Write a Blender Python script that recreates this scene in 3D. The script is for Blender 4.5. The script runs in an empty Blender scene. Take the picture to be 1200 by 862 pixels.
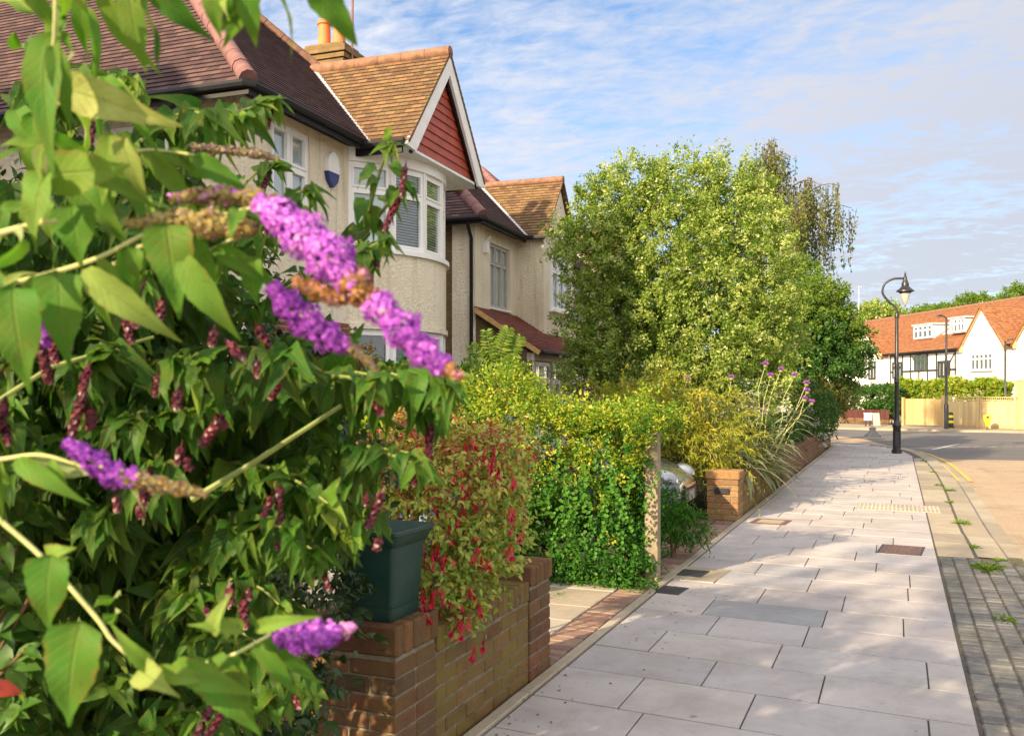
import bpy, math, random
import numpy as np
from mathutils import Vector, Matrix

rng = np.random.default_rng(11)
random.seed(11)
scene = bpy.context.scene
COL = scene.collection
R = math.radians

# ------------------------------------------------------------------ camera frame
YAW = R(22.5)
CA, SA = math.cos(YAW), math.sin(YAW)
FPX, UC, VH, EYE = 1090.0, 600.0, 462.0, 1.6

def at(u, v, d):
    lat = (u - UC) / FPX * d
    return Vector((-SA * d + CA * lat, CA * d + SA * lat, EYE + (VH - v) / FPX * d))

def atn(u, v, d):
    return np.array(at(u, v, d))

# ------------------------------------------------------------------ tagging
def tag(o, label=None, cat=None, group=None, kind=None):
    if label: o['label'] = label
    if cat: o['category'] = cat
    if group: o['group'] = group
    if kind: o['kind'] = kind
    return o

def thing(name, loc, label, cat, rz=0.0, group=None):
    o = bpy.data.objects.new(name, None)
    o.empty_display_size = 0.2
    COL.objects.link(o)
    o.location = loc
    o.rotation_euler = (0, 0, rz)
    return tag(o, label, cat, group)

def link(name, me, mat=None, parent=None, loc=None):
    if mat is not None and not me.materials:
        me.materials.append(mat)
    o = bpy.data.objects.new(name, me)
    COL.objects.link(o)
    if parent is not None: o.parent = parent
    if loc is not None: o.location = loc
    return o

# ------------------------------------------------------------------ numpy meshes
def mesh_np(name, V, faces, uv=None, tint=None, smooth=False):
    me = bpy.data.meshes.new(name)
    V = np.ascontiguousarray(V, dtype=np.float32)
    faces = [np.asarray(f, dtype=np.int32) for f in faces if len(f)]
    loops = np.concatenate([f.ravel() for f in faces])
    tot = np.concatenate([np.full(len(f), f.shape[1]) for f in faces])
    start = np.concatenate([[0], np.cumsum(tot)[:-1]]).astype(np.int32)
    me.vertices.add(len(V)); me.vertices.foreach_set('co', V.ravel())
    me.loops.add(len(loops)); me.loops.foreach_set('vertex_index', loops)
    me.polygons.add(len(tot)); me.polygons.foreach_set('loop_start', start)
    me.polygons.foreach_set('use_smooth', np.full(len(tot), bool(smooth)))
    me.update(calc_edges=True)
    if uv is not None:
        l = me.uv_layers.new(name='UVMap')
        l.data.foreach_set('uv', np.ascontiguousarray(np.asarray(uv, dtype=np.float32)[loops]).ravel())
    if tint is not None:
        a = me.attributes.new('tint', 'FLOAT', 'POINT')
        a.data.foreach_set('value', np.ascontiguousarray(tint, dtype=np.float32))
    return me

def nrm(a):
    return a / np.maximum(np.linalg.norm(a, axis=-1, keepdims=True), 1e-9)

def rvec(n):
    return nrm(rng.normal(size=(n, 3)))

# leaf templates: x across, y along, z up
def leaf_t(profile, nseg=5, ncol=3, fold=0.35, droop=0.25, wav=0.0, twist=0.0, saw=0.0):
    V, uv = [], []
    for j in range(nseg + 1):
        t = j / nseg
        w = max(profile(t), 0.006)
        if saw and 0 < j < nseg: w *= 1 + saw * (1 if j % 2 else -1)
        for c in np.linspace(-1, 1, ncol):
            x = c * w
            z = -droop * t * t + fold * abs(c) * w + wav * abs(c) * math.sin(t * 11 + c)
            a = twist * t
            V.append((x * math.cos(a) - z * math.sin(a) * 0.4, t * (1 - 0.25 * abs(droop) * t), z + x * math.sin(a)))
            uv.append(((c + 1) / 2, t))
    f = []
    for j in range(nseg):
        for c in range(ncol - 1):
            a = j * ncol + c
            f.append((a, a + 1, a + ncol + 1, a + ncol))
    return np.array(V), np.array(f), np.array(uv)

def diamond_t(w=0.3, fold=0.1, droop=0.15):
    V = np.array([(0, 0, 0), (-w, .45, fold), (0, 1, -droop), (w, .45, fold)], float)
    return V, np.array([(0, 3, 2), (0, 2, 1)]), np.array([(.5, 0), (0, .45), (.5, 1), (1, .45)])

class Leaves:
    """Many leaves gathered into one mesh."""
    def __init__(self):
        self.V, self.F, self.uv, self.t, self.n = [], {}, [], [], 0
    def add(self, P, D, N, L, W=1.0, templ=None, tint=None):
        P = np.atleast_2d(P); n = len(P)
        if n == 0: return self
        D = nrm(np.broadcast_to(np.atleast_2d(D), (n, 3)))
        N = np.broadcast_to(np.atleast_2d(N), (n, 3)) + rng.normal(size=(n, 3)) * 1e-3
        X = nrm(np.cross(D, N)); Z = np.cross(X, D)
        L = np.broadcast_to(np.asarray(L, float), (n,)); W = np.broadcast_to(np.asarray(W, float), (n,))
        tint = rng.random(n) if tint is None else np.broadcast_to(np.asarray(tint, float), (n,))
        ts = templ if isinstance(templ, list) else [templ]
        pick = rng.integers(0, len(ts), n)
        for k, (tv, tf, tu) in enumerate(ts):
            s = np.nonzero(pick == k)[0]
            if not len(s): continue
            m = len(tv)
            Vv = (P[s, None, :] + L[s, None, None] * (tv[None, :, 0:1] * W[s, None, None] * X[s, None, :]
                  + tv[None, :, 1:2] * D[s, None, :] + tv[None, :, 2:3] * Z[s, None, :]))
            self.V.append(Vv.reshape(-1, 3))
            F = (tf[None] + (np.arange(len(s)) * m)[:, None, None] + self.n).reshape(-1, tf.shape[1])
            self.F.setdefault(tf.shape[1], []).append(F)
            self.uv.append(np.tile(tu, (len(s), 1)))
            self.t.append(np.repeat(tint[s], m))
            self.n += len(s) * m
        return self
    def build(self, name, mat, parent=None, smooth=False):
        V = np.concatenate(self.V)
        if parent is not None:
            V = V - np.array(parent.location)[None]
        me = mesh_np(name, V, [np.concatenate(f) for f in self.F.values()], np.concatenate(self.uv), np.concatenate(self.t), smooth)
        return link(name, me, mat, parent)

# ------------------------------------------------------------------ general mesh builder
class MB:
    def __init__(self):
        self.v, self.f, self.u, self.t = [], [], [], []
        self.tint = 0.5
    def _add(self, pts):
        b = len(self.v)
        self.v.extend([tuple(p) for p in pts]); self.t.extend([self.tint] * len(pts))
        return b
    def poly(self, pts, uv=None):
        b = self._add(pts)
        self.f.append(list(range(b, b + len(pts)))); self.u.append(uv)
    def box(self, lo, hi):
        x0, y0, z0 = lo; x1, y1, z1 = hi
        b = self._add([(x0,y0,z0),(x1,y0,z0),(x1,y1,z0),(x0,y1,z0),(x0,y0,z1),(x1,y0,z1),(x1,y1,z1),(x0,y1,z1)])
        for q in ((0,3,2,1),(4,5,6,7),(0,1,5,4),(1,2,6,5),(2,3,7,6),(3,0,4,7)):
            self.f.append([b + i for i in q]); self.u.append(None)
    def obox(self, c, ax, half):
        c = Vector(c); a = [Vector(ax[i]) * half[i] for i in range(3)]
        b = self._add([c + a[0]*sx + a[1]*sy + a[2]*sz for sz in (-1,1) for sy in (-1,1) for sx in (-1,1)])
        neg = a[0].cross(a[1]).dot(a[2]) < 0
        for q in ((0,2,3,1),(4,5,7,6),(0,1,5,4),(1,3,7,5),(3,2,6,7),(2,0,4,6)):
            self.f.append([b + i for i in (q if neg else q[::-1])]); self.u.append(None)
    def beam(self, p, q, w, h, up=(0,0,1)):
        p, q = Vector(p), Vector(q); d = q - p; L = d.length; d.normalize()
        x = d.cross(Vector(up)).normalized(); z = x.cross(d)
        self.obox((p + q) / 2, (x, d, z), (w/2, L/2, h/2))
    def tube(self, pts, rad, sides=8, caps=True):
        pts = [Vector(p) for p in pts]
        if not hasattr(rad, '__len__'): rad = [rad] * len(pts)
        t0 = (pts[1] - pts[0]).normalized()
        ref = Vector((0,0,1)) if abs(t0.z) < .9 else Vector((1,0,0))
        x = t0.cross(ref).normalized()
        rings = []
        for i, p in enumerate(pts):
            t = (pts[min(i+1, len(pts)-1)] - pts[max(i-1, 0)]).normalized()
            x = (x - t * x.dot(t)).normalized(); y = t.cross(x)
            rings.append(self._add([p + (x*math.cos(2*math.pi*k/sides) + y*math.sin(2*math.pi*k/sides)) * rad[i] for k in range(sides)]))
        for a, b in zip(rings, rings[1:]):
            for k in range(sides):
                l = (k + 1) % sides
                self.f.append([a+k, a+l, b+l, b+k]); self.u.append(None)
        if caps:
            self.f.append([rings[0]+k for k in reversed(range(sides))]); self.u.append(None)
            self.f.append([rings[-1]+k for k in range(sides)]); self.u.append(None)
    def lathe(self, c, prof, sides=16, ax=None):
        c = Vector(c); X, Y, Z = ax or (Vector((1,0,0)), Vector((0,1,0)), Vector((0,0,1)))
        rings = [self._add([c + (X*math.cos(2*math.pi*k/sides) + Y*math.sin(2*math.pi*k/sides))*max(r,1e-4) + Z*z for k in range(sides)]) for r, z in prof]
        for a, b in zip(rings, rings[1:]):
            for k in range(sides):
                l = (k + 1) % sides
                self.f.append([a+k, a+l, b+l, b+k]); self.u.append(None)
        self.f.append([rings[0]+k for k in reversed(range(sides))]); self.u.append(None)
        self.f.append([rings[-1]+k for k in range(sides)]); self.u.append(None)
    def prism(self, ring, vec):
        """ring: list of points, extruded by vec"""
        ring = [Vector(p) for p in ring]; vec = Vector(vec); n = len(ring)
        nn = sum(((ring[i] - ring[0]).cross(ring[(i+1) % n] - ring[0]) for i in range(1, n-1)), Vector())
        if nn.dot(vec) > 0: ring = ring[::-1]
        b = self._add(ring); c = self._add([p + vec for p in ring])
        self.f.append([b+i for i in range(n)]); self.u.append(None)
        self.f.append([c+i for i in reversed(range(n))]); self.u.append(None)
        for i in range(n):
            j = (i+1) % n
            self.f.append([b+j, b+i, c+i, c+j]); self.u.append(None)
    def loft(self, rings, close=True, caps=True):
        bs = [self._add(r) for r in rings]; n = len(rings[0])
        for a, b in zip(bs, bs[1:]):
            for k in range(n if close else n-1):
                l = (k+1) % n
                self.f.append([a+k, a+l, b+l, b+k]); self.u.append(None)
        if caps:
            self.f.append([bs[0]+k for k in reversed(range(n))]); self.u.append(None)
            self.f.append([bs[-1]+k for k in range(n)]); self.u.append(None)
    def courses(self, ring, gauge, lift, close_under=True):
        """planar convex polygon covered with lapped courses (tiles, boards), facing its normal"""
        P = [Vector(p) for p in ring]
        n = sum(((P[i]-P[0]).cross(P[i+1]-P[0]) for i in range(1, len(P)-1)), Vector()).normalized()
        if n.z < -1e-3: n = -n; P = P[::-1]
        eh = Vector((0,0,1)).cross(n).normalized(); ev = n.cross(eh)
        o = P[0]
        Q = [((p-o).dot(eh), (p-o).dot(ev)) for p in P]
        vmin = min(q[1] for q in Q); vmax = max(q[1] for q in Q)
        def clip(poly, v, above):
            out = []
            for i in range(len(poly)):
                a, b = poly[i], poly[(i+1) % len(poly)]
                ia = (a[1] >= v) == above or a[1] == v; ib = (b[1] >= v) == above or b[1] == v
                if ia: out.append(a)
                if ia != ib:
                    s = (v-a[1])/(b[1]-a[1]); out.append((a[0]+s*(b[0]-a[0]), v))
            return out
        k = 0
        while vmin + k*gauge < vmax - 1e-4:
            v0 = vmin + k*gauge; v1 = min(v0 + gauge, vmax)
            q = clip(clip(Q, v0, True), v1, False)
            if len(q) >= 3:
                self.tint = random.random()
                def up(a): return o + eh*a[0] + ev*a[1] + n*(lift*(1-(a[1]-v0)/gauge) + .002)
                self.poly([up(a) for a in q], [(a[0]+k*.0825, a[1]) for a in q])
                lowp = [a for a in q if abs(a[1]-v0) < 1e-5]
                if len(lowp) >= 2:
                    a = min(lowp); b = max(lowp)
                    A0 = o+eh*a[0]+ev*a[1]; B0 = o+eh*b[0]+ev*b[1]
                    self.poly([A0, B0, B0+n*(lift+.002), A0+n*(lift+.002)], [(a[0], v0), (b[0], v0), (b[0], v0+.01), (a[0], v0+.01)])
            k += 1
        if close_under:
            self.poly([p - n*.03 for p in reversed(P)])
            for i in range(len(P)):
                a, b = P[i], P[(i+1) % len(P)]
                self.poly([a - n*.03, b - n*.03, b, a])
    def build(self, name, mat, parent=None, smooth=False, loc=None, org=None):
        me = bpy.data.meshes.new(name)
        off = Vector(org) if org is not None else Vector((0,0,0))
        V = [(x-off.x, y-off.y, z-off.z) for x, y, z in self.v]
        me.from_pydata(V, [], self.f)
        l = me.uv_layers.new(name='UVMap')
        for p, uv in zip(me.polygons, self.u):
            n = p.normal
            if uv is not None:
                for k, li in enumerate(p.loop_indices): l.data[li].uv = uv[k]
                continue
            if abs(n.z) > .75: t, b = Vector((1,0,0)), Vector((0,1,0))
            else:
                t = Vector((-n.y, n.x, 0)).normalized(); b = Vector((0,0,1))
            for li, vi in zip(p.loop_indices, p.vertices):
                co = Vector(self.v[vi]); l.data[li].uv = (co.dot(t), co.dot(b))
        a = me.attributes.new('tint', 'FLOAT', 'POINT')
        a.data.foreach_set('value', np.array(self.t, dtype=np.float32))
        if smooth:
            me.polygons.foreach_set('use_smooth', np.ones(len(me.polygons), dtype=bool))
            me.set_sharp_from_angle(angle=R(38))
        return link(name, me, mat, parent, loc)

# chamfered boxes in numpy (bricks, pavers, setts)
def _cham():
    cs = [(sx, sy, sz) for sx in (-1,1) for sy in (-1,1) for sz in (-1,1)]
    ix = {c: i for i, c in enumerate(cs)}
    S, I = [], []
    for c in cs:
        for a in range(3):
            S.append(c); I.append([0 if k == a else 1 for k in range(3)])
    q, tr = [], []
    S = np.array(S, float); I = np.array(I, float)
    T = S * (1 - .2 * I)
    def ori(f):
        p = T[f]; n = np.cross(p[1]-p[0], p[2]-p[0])
        return f if np.dot(n, p.mean(0)) > 0 else f[::-1]
    for a in range(3):
        b, c = [k for k in range(3) if k != a]
        for s in (-1, 1):
            f = []
            for sb, sc in ((-1,-1),(1,-1),(1,1),(-1,1)):
                k = [0,0,0]; k[a]=s; k[b]=sb; k[c]=sc
                f.append(ix[tuple(k)]*3+a)
            q.append(ori(f))
        for sb in (-1, 1):
            for sc in (-1, 1):
                k1 = [0,0,0]; k1[a]=-1; k1[b]=sb; k1[c]=sc; k2 = list(k1); k2[a]=1
                i1, i2 = ix[tuple(k1)], ix[tuple(k2)]
                q.append(ori([i1*3+b, i2*3+b, i2*3+c, i1*3+c]))
    for i in range(8): tr.append(ori([i*3, i*3+1, i*3+2]))
    return S, I, np.array(q), np.array(tr)
CH_S, CH_I, CH_Q, CH_T = _cham()

def cham_mesh(name, C, Hh, r, tint=None, jit=0.0, shear=0.0, off=(0,0,0)):
    C = np.asarray(C, float); Hh = np.asarray(Hh, float); n = len(C)
    r = np.broadcast_to(np.asarray(r, float), (n,))
    loc = CH_S[None] * (Hh[:, None, :] - CH_I[None] * r[:, None, None])
    if jit: 
        a = rng.normal(size=n) * jit
        x = loc[..., 0].copy(); loc[..., 0] = x - loc[..., 1]*a[:, None]; loc[..., 1] = loc[..., 1] + x*a[:, None]
        b = rng.normal(size=(n, 2)) * jit * .5
        loc[..., 2] += loc[..., 0]*b[:, 0:1] + loc[..., 1]*b[:, 1:2]
    V = (C[:, None, :] + loc).reshape(-1, 3)
    if shear: V[:, 1] -= shear * V[:, 0]
    V = V - np.array(off)[None]
    o = (np.arange(n) * 24)[:, None, None]
    tint = rng.random(n) if tint is None else np.asarray(tint, float)
    return mesh_np(name, V, [(CH_Q[None]+o).reshape(-1, 4), (CH_T[None]+o).reshape(-1, 3)], V[:, :2], np.repeat(tint, 24))

# ------------------------------------------------------------------ materials
class NM:
    def __init__(self, name):
        self.m = bpy.data.materials.new(name); self.m.use_nodes = True
        self.nt = self.m.node_tree; self.nt.nodes.clear()
        self.out = self.n('ShaderNodeOutputMaterial')
    def n(self, typ, **kw):
        x = self.nt.nodes.new(typ)
        for k, v in kw.items():
            if hasattr(x, k): setattr(x, k, v)
            else: raise KeyError(k)
        return x
    def l(self, a, b): self.nt.links.new(a, b)
    def coord(self, kind='Object', scale=None):
        t = self.n('ShaderNodeTexCoord').outputs[kind]
        if scale is None: return t
        mp = self.n('ShaderNodeMapping'); mp.inputs['Scale'].default_value = scale
        self.l(t, mp.inputs['Vector']); return mp.outputs[0]
    def noise(self, vec, scale, detail=4, rough=.55, dist=0):
        x = self.n('ShaderNodeTexNoise')
        x.inputs['Scale'].default_value = scale; x.inputs['Detail'].default_value = detail
        x.inputs['Roughness'].default_value = rough; x.inputs['Distortion'].default_value = dist
        if vec is not None: self.l(vec, x.inputs['Vector'])
        return x.outputs['Fac']
    def ramp(self, fac, stops):
        x = self.n('ShaderNodeValToRGB'); e = x.color_ramp.elements
        while len(e) < len(stops): e.new(.5)
        for i, (p, c) in enumerate(stops):
            e[i].position = p
            e[i].color = (c, c, c, 1) if not hasattr(c, '__len__') else (c[0], c[1], c[2], 1)
        self.l(fac, x.inputs['Fac']); return x.outputs['Color']
    def mix(self, fac, a, b, blend='MIX'):
        x = self.n('ShaderNodeMix', data_type='RGBA', blend_type=blend)
        for s, i in ((a, 6), (b, 7)):
            if hasattr(s, '__len__'): x.inputs[i].default_value = (s[0], s[1], s[2], 1)
            else: self.l(s, x.inputs[i])
        if isinstance(fac, (int, float)): x.inputs[0].default_value = fac
        else: self.l(fac, x.inputs[0])
        return x.outputs[2]
    def math(self, op, a, b=None):
        x = self.n('ShaderNodeMath', operation=op)
        for s, i in ((a, 0), (b, 1)):
            if s is None: continue
            if isinstance(s, (int, float)): x.inputs[i].default_value = s
            else: self.l(s, x.inputs[i])
        return x.outputs[0]
    def tint(self):
        return self.n('ShaderNodeAttribute', attribute_name='tint').outputs['Fac']
    def bump(self, h, strength=.3, dist=.01, nrm=None):
        x = self.n('ShaderNodeBump'); x.inputs['Strength'].default_value = strength; x.inputs['Distance'].default_value = dist
        self.l(h, x.inputs['Height'])
        if nrm is not None: self.l(nrm, x.inputs['Normal'])
        return x.outputs[0]
    def bsdf(self, col, rough=.6, metal=0, spec=.5, normal=None, coat=0, trans=0):
        x = self.n('ShaderNodeBsdfPrincipled')
        for s, nme in ((col, 'Base Color'), (rough, 'Roughness'), (metal, 'Metallic'), (spec, 'Specular IOR Level'), (coat, 'Coat Weight'), (trans, 'Transmission Weight')):
            if hasattr(s, '__len__'): x.inputs[nme].default_value = (s[0], s[1], s[2], 1)
            elif isinstance(s, (int, float)): x.inputs[nme].default_value = s
            else: self.l(s, x.inputs[nme])
        if normal is not None: self.l(normal, x.inputs['Normal'])
        return x.outputs[0]
    def end(self, sh):
        self.l(sh, self.out.inputs['Surface']); return self.m

def simple(name, col, rough=.6, var=.15, scale=8, metal=0, bump=0, bscale=60, spec=.5, coat=0):
    M = NM(name); c = M.coord()
    f = M.noise(c, scale)
    a = [x*(1-var) for x in col]; b = [min(1, x*(1+var)) for x in col]
    colr = M.ramp(f, [(.3, a), (.7, b)])
    nb = M.bump(M.noise(c, bscale, 3), bump, .01) if bump else None
    return M.end(M.bsdf(colr, rough, metal, spec, nb, coat))

def leaf_mat(name, stops, trans=.38, rough=.45, tcol=(1.25, 1.3, .55), veins=False, spec=.4, under=.3):
    M = NM(name)
    col = M.ramp(M.tint(), stops)
    nb = None
    if veins:
        sep = M.n('ShaderNodeSeparateXYZ'); M.l(M.coord('UV'), sep.inputs[0])
        ac = M.math('ABSOLUTE', M.math('SUBTRACT', sep.outputs[0], .5))
        rib = M.ramp(ac, [(.0, 1), (.035, 0)])
        ph = M.math('SINE', M.math('MULTIPLY', M.math('SUBTRACT', sep.outputs[1], M.math('MULTIPLY', ac, .45)), 62))
        vein = M.ramp(ph, [(.86, 0), (1, 1)])
        both = M.math('MAXIMUM', rib, M.math('MULTIPLY', vein, .5))
        col = M.mix(M.math('MULTIPLY', both, .5), col, (.25, .32, .08))
        o = M.coord()
        col = M.mix(M.ramp(M.noise(o, 22, 4), [(.42, 0), (.75, .5)]), col, (.14, .15, .02))
        col = M.mix(M.ramp(M.noise(o, 130, 4, .7), [(.60, 0), (.70, .55)]), col, (.10, .055, .02))
        edge = M.math('MULTIPLY', M.ramp(ac, [(.36, 0), (.5, 1)]), M.ramp(M.noise(o, 30, 3), [(.5, 0), (.65, .7)]))
        col = M.mix(edge, col, (.22, .13, .03))
        back = M.n('ShaderNodeNewGeometry').outputs['Backfacing']
        col = M.mix(M.math('MULTIPLY', back, under), col, (.36, .40, .20))
        nb = M.bump(M.math('MULTIPLY', both, -1), .5, .004)
    p = M.bsdf(col, rough, 0, spec, nb)
    t = M.n('ShaderNodeBsdfTranslucent')
    M.l(M.mix(1, col, tcol, 'MULTIPLY'), t.inputs['Color'])
    mx = M.n('ShaderNodeMixShader'); mx.inputs[0].default_value = trans
    M.l(p, mx.inputs[1]); M.l(t.outputs[0], mx.inputs[2])
    return M.end(mx.outputs[0])

def brick_mat(name, c1, c2, mortar, algae=None, amt=0.0, bw=.225, rh=.075, ms=.011):
    M = NM(name); uv = M.coord('UV')
    b = M.n('ShaderNodeTexBrick'); M.l(uv, b.inputs['Vector'])
    b.inputs['Color1'].default_value = (*c1, 1); b.inputs['Color2'].default_value = (*c2, 1); b.inputs['Mortar'].default_value = (*mortar, 1)
    b.inputs['Scale'].default_value = 1; b.inputs['Mortar Size'].default_value = ms; b.inputs['Bias'].default_value = 0
    b.inputs['Brick Width'].default_value = bw; b.inputs['Row Height'].default_value = rh; b.inputs['Mortar Smooth'].default_value = .15
    o = M.coord()
    col = M.mix(M.ramp(M.noise(o, 5, 5), [(.35, 0), (.75, .55)]), b.outputs['Color'], [x*.55 for x in c1])
    if algae: col = M.mix(M.math('MULTIPLY', M.ramp(M.noise(o, 1.6, 5), [(.4, 0), (.65, 1)]), amt), col, algae)
    h = M.math('ADD', M.math('MULTIPLY', b.outputs['Fac'], -1), M.math('MULTIPLY', M.noise(o, 60, 3), .3))
    return M.end(M.bsdf(col, .9, 0, .2, M.bump(h, .7, .008)))

def loose_brick_mat(name, stops, algae, amt, ascale=1.8, dark=(.03, .025, .02)):
    """for walls laid brick by brick: colour per brick, stains and grain over it"""
    M = NM(name); o = M.coord()
    col = M.ramp(M.tint(), stops)
    col = M.mix(M.ramp(M.noise(o, 26, 6, .7), [(.38, 0), (.72, .6)]), col, dark)
    col = M.mix(M.math('MULTIPLY', M.ramp(M.noise(o, ascale, 6, .65, .6), [(.36, 0), (.62, 1)]), amt), col, algae)
    h = M.math('ADD', M.noise(o, 35, 5, .7), M.math('MULTIPLY', M.noise(o, 160, 2), .5))
    return M.end(M.bsdf(col, .88, 0, .25, M.bump(h, .55, .008)))

def tile_mat(name, ca, cb, cc, moss, amt):
    M = NM(name); uv = M.coord('UV'); o = M.coord()
    b = M.n('ShaderNodeTexBrick'); M.l(uv, b.inputs['Vector'])
    b.offset = 0.0
    b.inputs['Color1'].default_value = (0,0,0,1); b.inputs['Color2'].default_value = (1,1,1,1); b.inputs['Mortar'].default_value = (.5,.5,.5,1)
    b.inputs['Scale'].default_value = 1; b.inputs['Mortar Size'].default_value = .004; b.inputs['Brick Width'].default_value = .165; b.inputs['Row Height'].default_value = .1
    b.inputs['Mortar Smooth'].default_value = .1
    f = M.math('ADD', M.math('MULTIPLY', b.outputs['Color'], .62), M.math('MULTIPLY', M.noise(o, 2.2, 6, .65), .45))
    col = M.ramp(f, [(.2, ca), (.5, cb), (.8, cc)])
    col = M.mix(M.math('MULTIPLY', M.ramp(M.noise(o, 4, 7, .7), [(.48, 0), (.66, 1)]), amt), col, moss)
    col = M.mix(M.math('MULTIPLY', b.outputs['Fac'], .7), col, (.02, .015, .012))
    h = M.math('ADD', M.math('MULTIPLY', b.outputs['Fac'], -.8), M.math('ADD', M.math('MULTIPLY', b.outputs['Color'], .5), M.noise(o, 40, 3)))
    return M.end(M.bsdf(col, .85, 0, .25, M.bump(h, .5, .01)))
# ------------------------------------------------------------------ camera, light, sky
cam = bpy.data.cameras.new('camera'); cam_o = bpy.data.objects.new('camera', cam); COL.objects.link(cam_o)
cam_o.location = (0, 0, EYE); cam_o.rotation_euler = (R(90), 0, YAW)
cam.sensor_width = 36; cam.lens = 36 * FPX / 1200; cam.shift_y = 31 / 1200
cam.clip_start = .05; cam.clip_end = 3000
cam.dof.use_dof = True; cam.dof.focus_distance = 8.0; cam.dof.aperture_fstop = 7.1
scene.camera = cam_o

SUN_AZ, SUN_EL = R(22), R(24)
sd = Vector((math.sin(SUN_AZ)*math.cos(SUN_EL), math.cos(SUN_AZ)*math.cos(SUN_EL), -math.sin(SUN_EL)))
sun = bpy.data.lights.new('sun', 'SUN'); sun.energy = 5.0; sun.angle = R(.8); sun.color = (1.0, .79, .50)
sun_o = bpy.data.objects.new('sun', sun); COL.objects.link(sun_o)
sun_o.rotation_euler = sd.to_track_quat('-Z', 'Y').to_euler(); sun_o.location = (-20, -40, 20)

w = bpy.data.worlds.new('World'); scene.world = w; w.use_nodes = True
nt = w.node_tree; nt.nodes.clear()
def wn(t, **k):
    x = nt.nodes.new(t)
    for a, b in k.items(): setattr(x, a, b)
    return x
sky = wn('ShaderNodeTexSky', sky_type='NISHITA'); sky.sun_disc = False; sky.sun_elevation = SUN_EL; sky.sun_rotation = R(180) + SUN_AZ
sky.air_density = 1.0; sky.dust_density = .3; sky.ozone_density = 3.5
tc = wn('ShaderNodeTexCoord'); sp = wn('ShaderNodeSeparateXYZ'); nt.links.new(tc.outputs['Generated'], sp.inputs[0])
def wm(op, a, b):
    x = wn('ShaderNodeMath', operation=op)
    for s, i in ((a, 0), (b, 1)):
        if isinstance(s, (int, float)): x.inputs[i].default_value = s
        else: nt.links.new(s, x.inputs[i])
    return x.outputs[0]
zz = wm('ADD', wm('MAXIMUM', sp.outputs[2], 0), .12)
cb = wn('ShaderNodeCombineXYZ'); nt.links.new(wm('DIVIDE', sp.outputs[0], zz), cb.inputs[0]); nt.links.new(wm('DIVIDE', sp.outputs[1], zz), cb.inputs[1])
def cloud_noise(scale, rot, sc, detail, rough, dist, loc=(0,0,0)):
    mp = wn('ShaderNodeMapping'); mp.inputs['Scale'].default_value = sc; mp.inputs['Rotation'].default_value = (0, 0, rot); mp.inputs['Location'].default_value = loc
    nt.links.new(cb.outputs[0], mp.inputs['Vector'])
    x = wn('ShaderNodeTexNoise'); x.inputs['Scale'].default_value = scale; x.inputs['Detail'].default_value = detail
    x.inputs['Roughness'].default_value = rough; x.inputs['Distortion'].default_value = dist
    nt.links.new(mp.outputs[0], x.inputs['Vector']); return x.outputs['Fac']
n1 = cloud_noise(.55, R(35), (1, 1, 1), 4, .5, .4, (3.1, 1.7, 0))
n2 = cloud_noise(3.2, R(52), (1, 1.9, 1), 7, .62, .35)
n3 = cloud_noise(13.0, R(60), (1, 1.6, 1), 5, .6, .5)
cov = wm('ADD', wm('MULTIPLY', n1, .6), wm('ADD', wm('MULTIPLY', n2, .62), wm('MULTIPLY', n3, .42)))
# cloud bank thickens to the east (+x) of the view
hx = wm('MULTIPLY', wm('ADD', wm('MULTIPLY', sp.outputs[0], .92), wm('MULTIPLY', sp.outputs[1], .38)), .23)
cov = wm('ADD', wm('ADD', cov, hx), wm('MULTIPLY', wm('MAXIMUM', wm('MULTIPLY', sp.outputs[1], -1), 0), .5))  # extra unseen cloud behind the camera, added to raise the fill light
rp = wn('ShaderNodeValToRGB'); rp.color_ramp.elements[0].position = .60; rp.color_ramp.elements[1].position = .93
rp.color_ramp.elements[0].color = (0, 0, 0, 1); rp.color_ramp.elements[1].color = (.92, .92, .92, 1)
nt.links.new(cov, rp.inputs[0])
mx = wn('ShaderNodeMix', data_type='RGBA'); nt.links.new(rp.outputs[0], mx.inputs[0])
nt.links.new(sky.outputs[0], mx.inputs[6]); 
vd = wn('ShaderNodeVectorMath', operation='DOT_PRODUCT'); nt.links.new(tc.outputs['Generated'], vd.inputs[0]); vd.inputs[1].default_value = tuple(-sd)
glow = wm('POWER', wm('MULTIPLY', wm('MAXIMUM', wm('ADD', vd.outputs['Value'], .8), 0), .555), 1.2)     # cloud brightened and warmed toward the sun to lift the fill light
cc = wn('ShaderNodeMix', data_type='RGBA'); nt.links.new(glow, cc.inputs[0]); cc.inputs[6].default_value = (2.95, 3.0, 3.35, 1); cc.inputs[7].default_value = (12.3, 11.6, 10.8, 1)
nt.links.new(cc.outputs[2], mx.inputs[7])
bg = wn('ShaderNodeBackground'); bg.inputs['Strength'].default_value = .098
nt.links.new(mx.outputs[2], bg.inputs['Color'])
wo = wn('ShaderNodeOutputWorld'); nt.links.new(bg.outputs[0], wo.inputs['Surface'])

vs = scene.view_settings
vs.view_transform = 'Standard'; vs.look = 'None'; vs.gamma = 1.0; vs.use_curve_mapping = False; vs.exposure = 1.17
scene.cycles.max_bounces = 7; scene.cycles.transparent_max_bounces = 8
scene.cycles.diffuse_bounces = 4; scene.cycles.glossy_bounces = 3; scene.cycles.transmission_bounces = 4
scene.cycles.use_denoising = True

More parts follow.
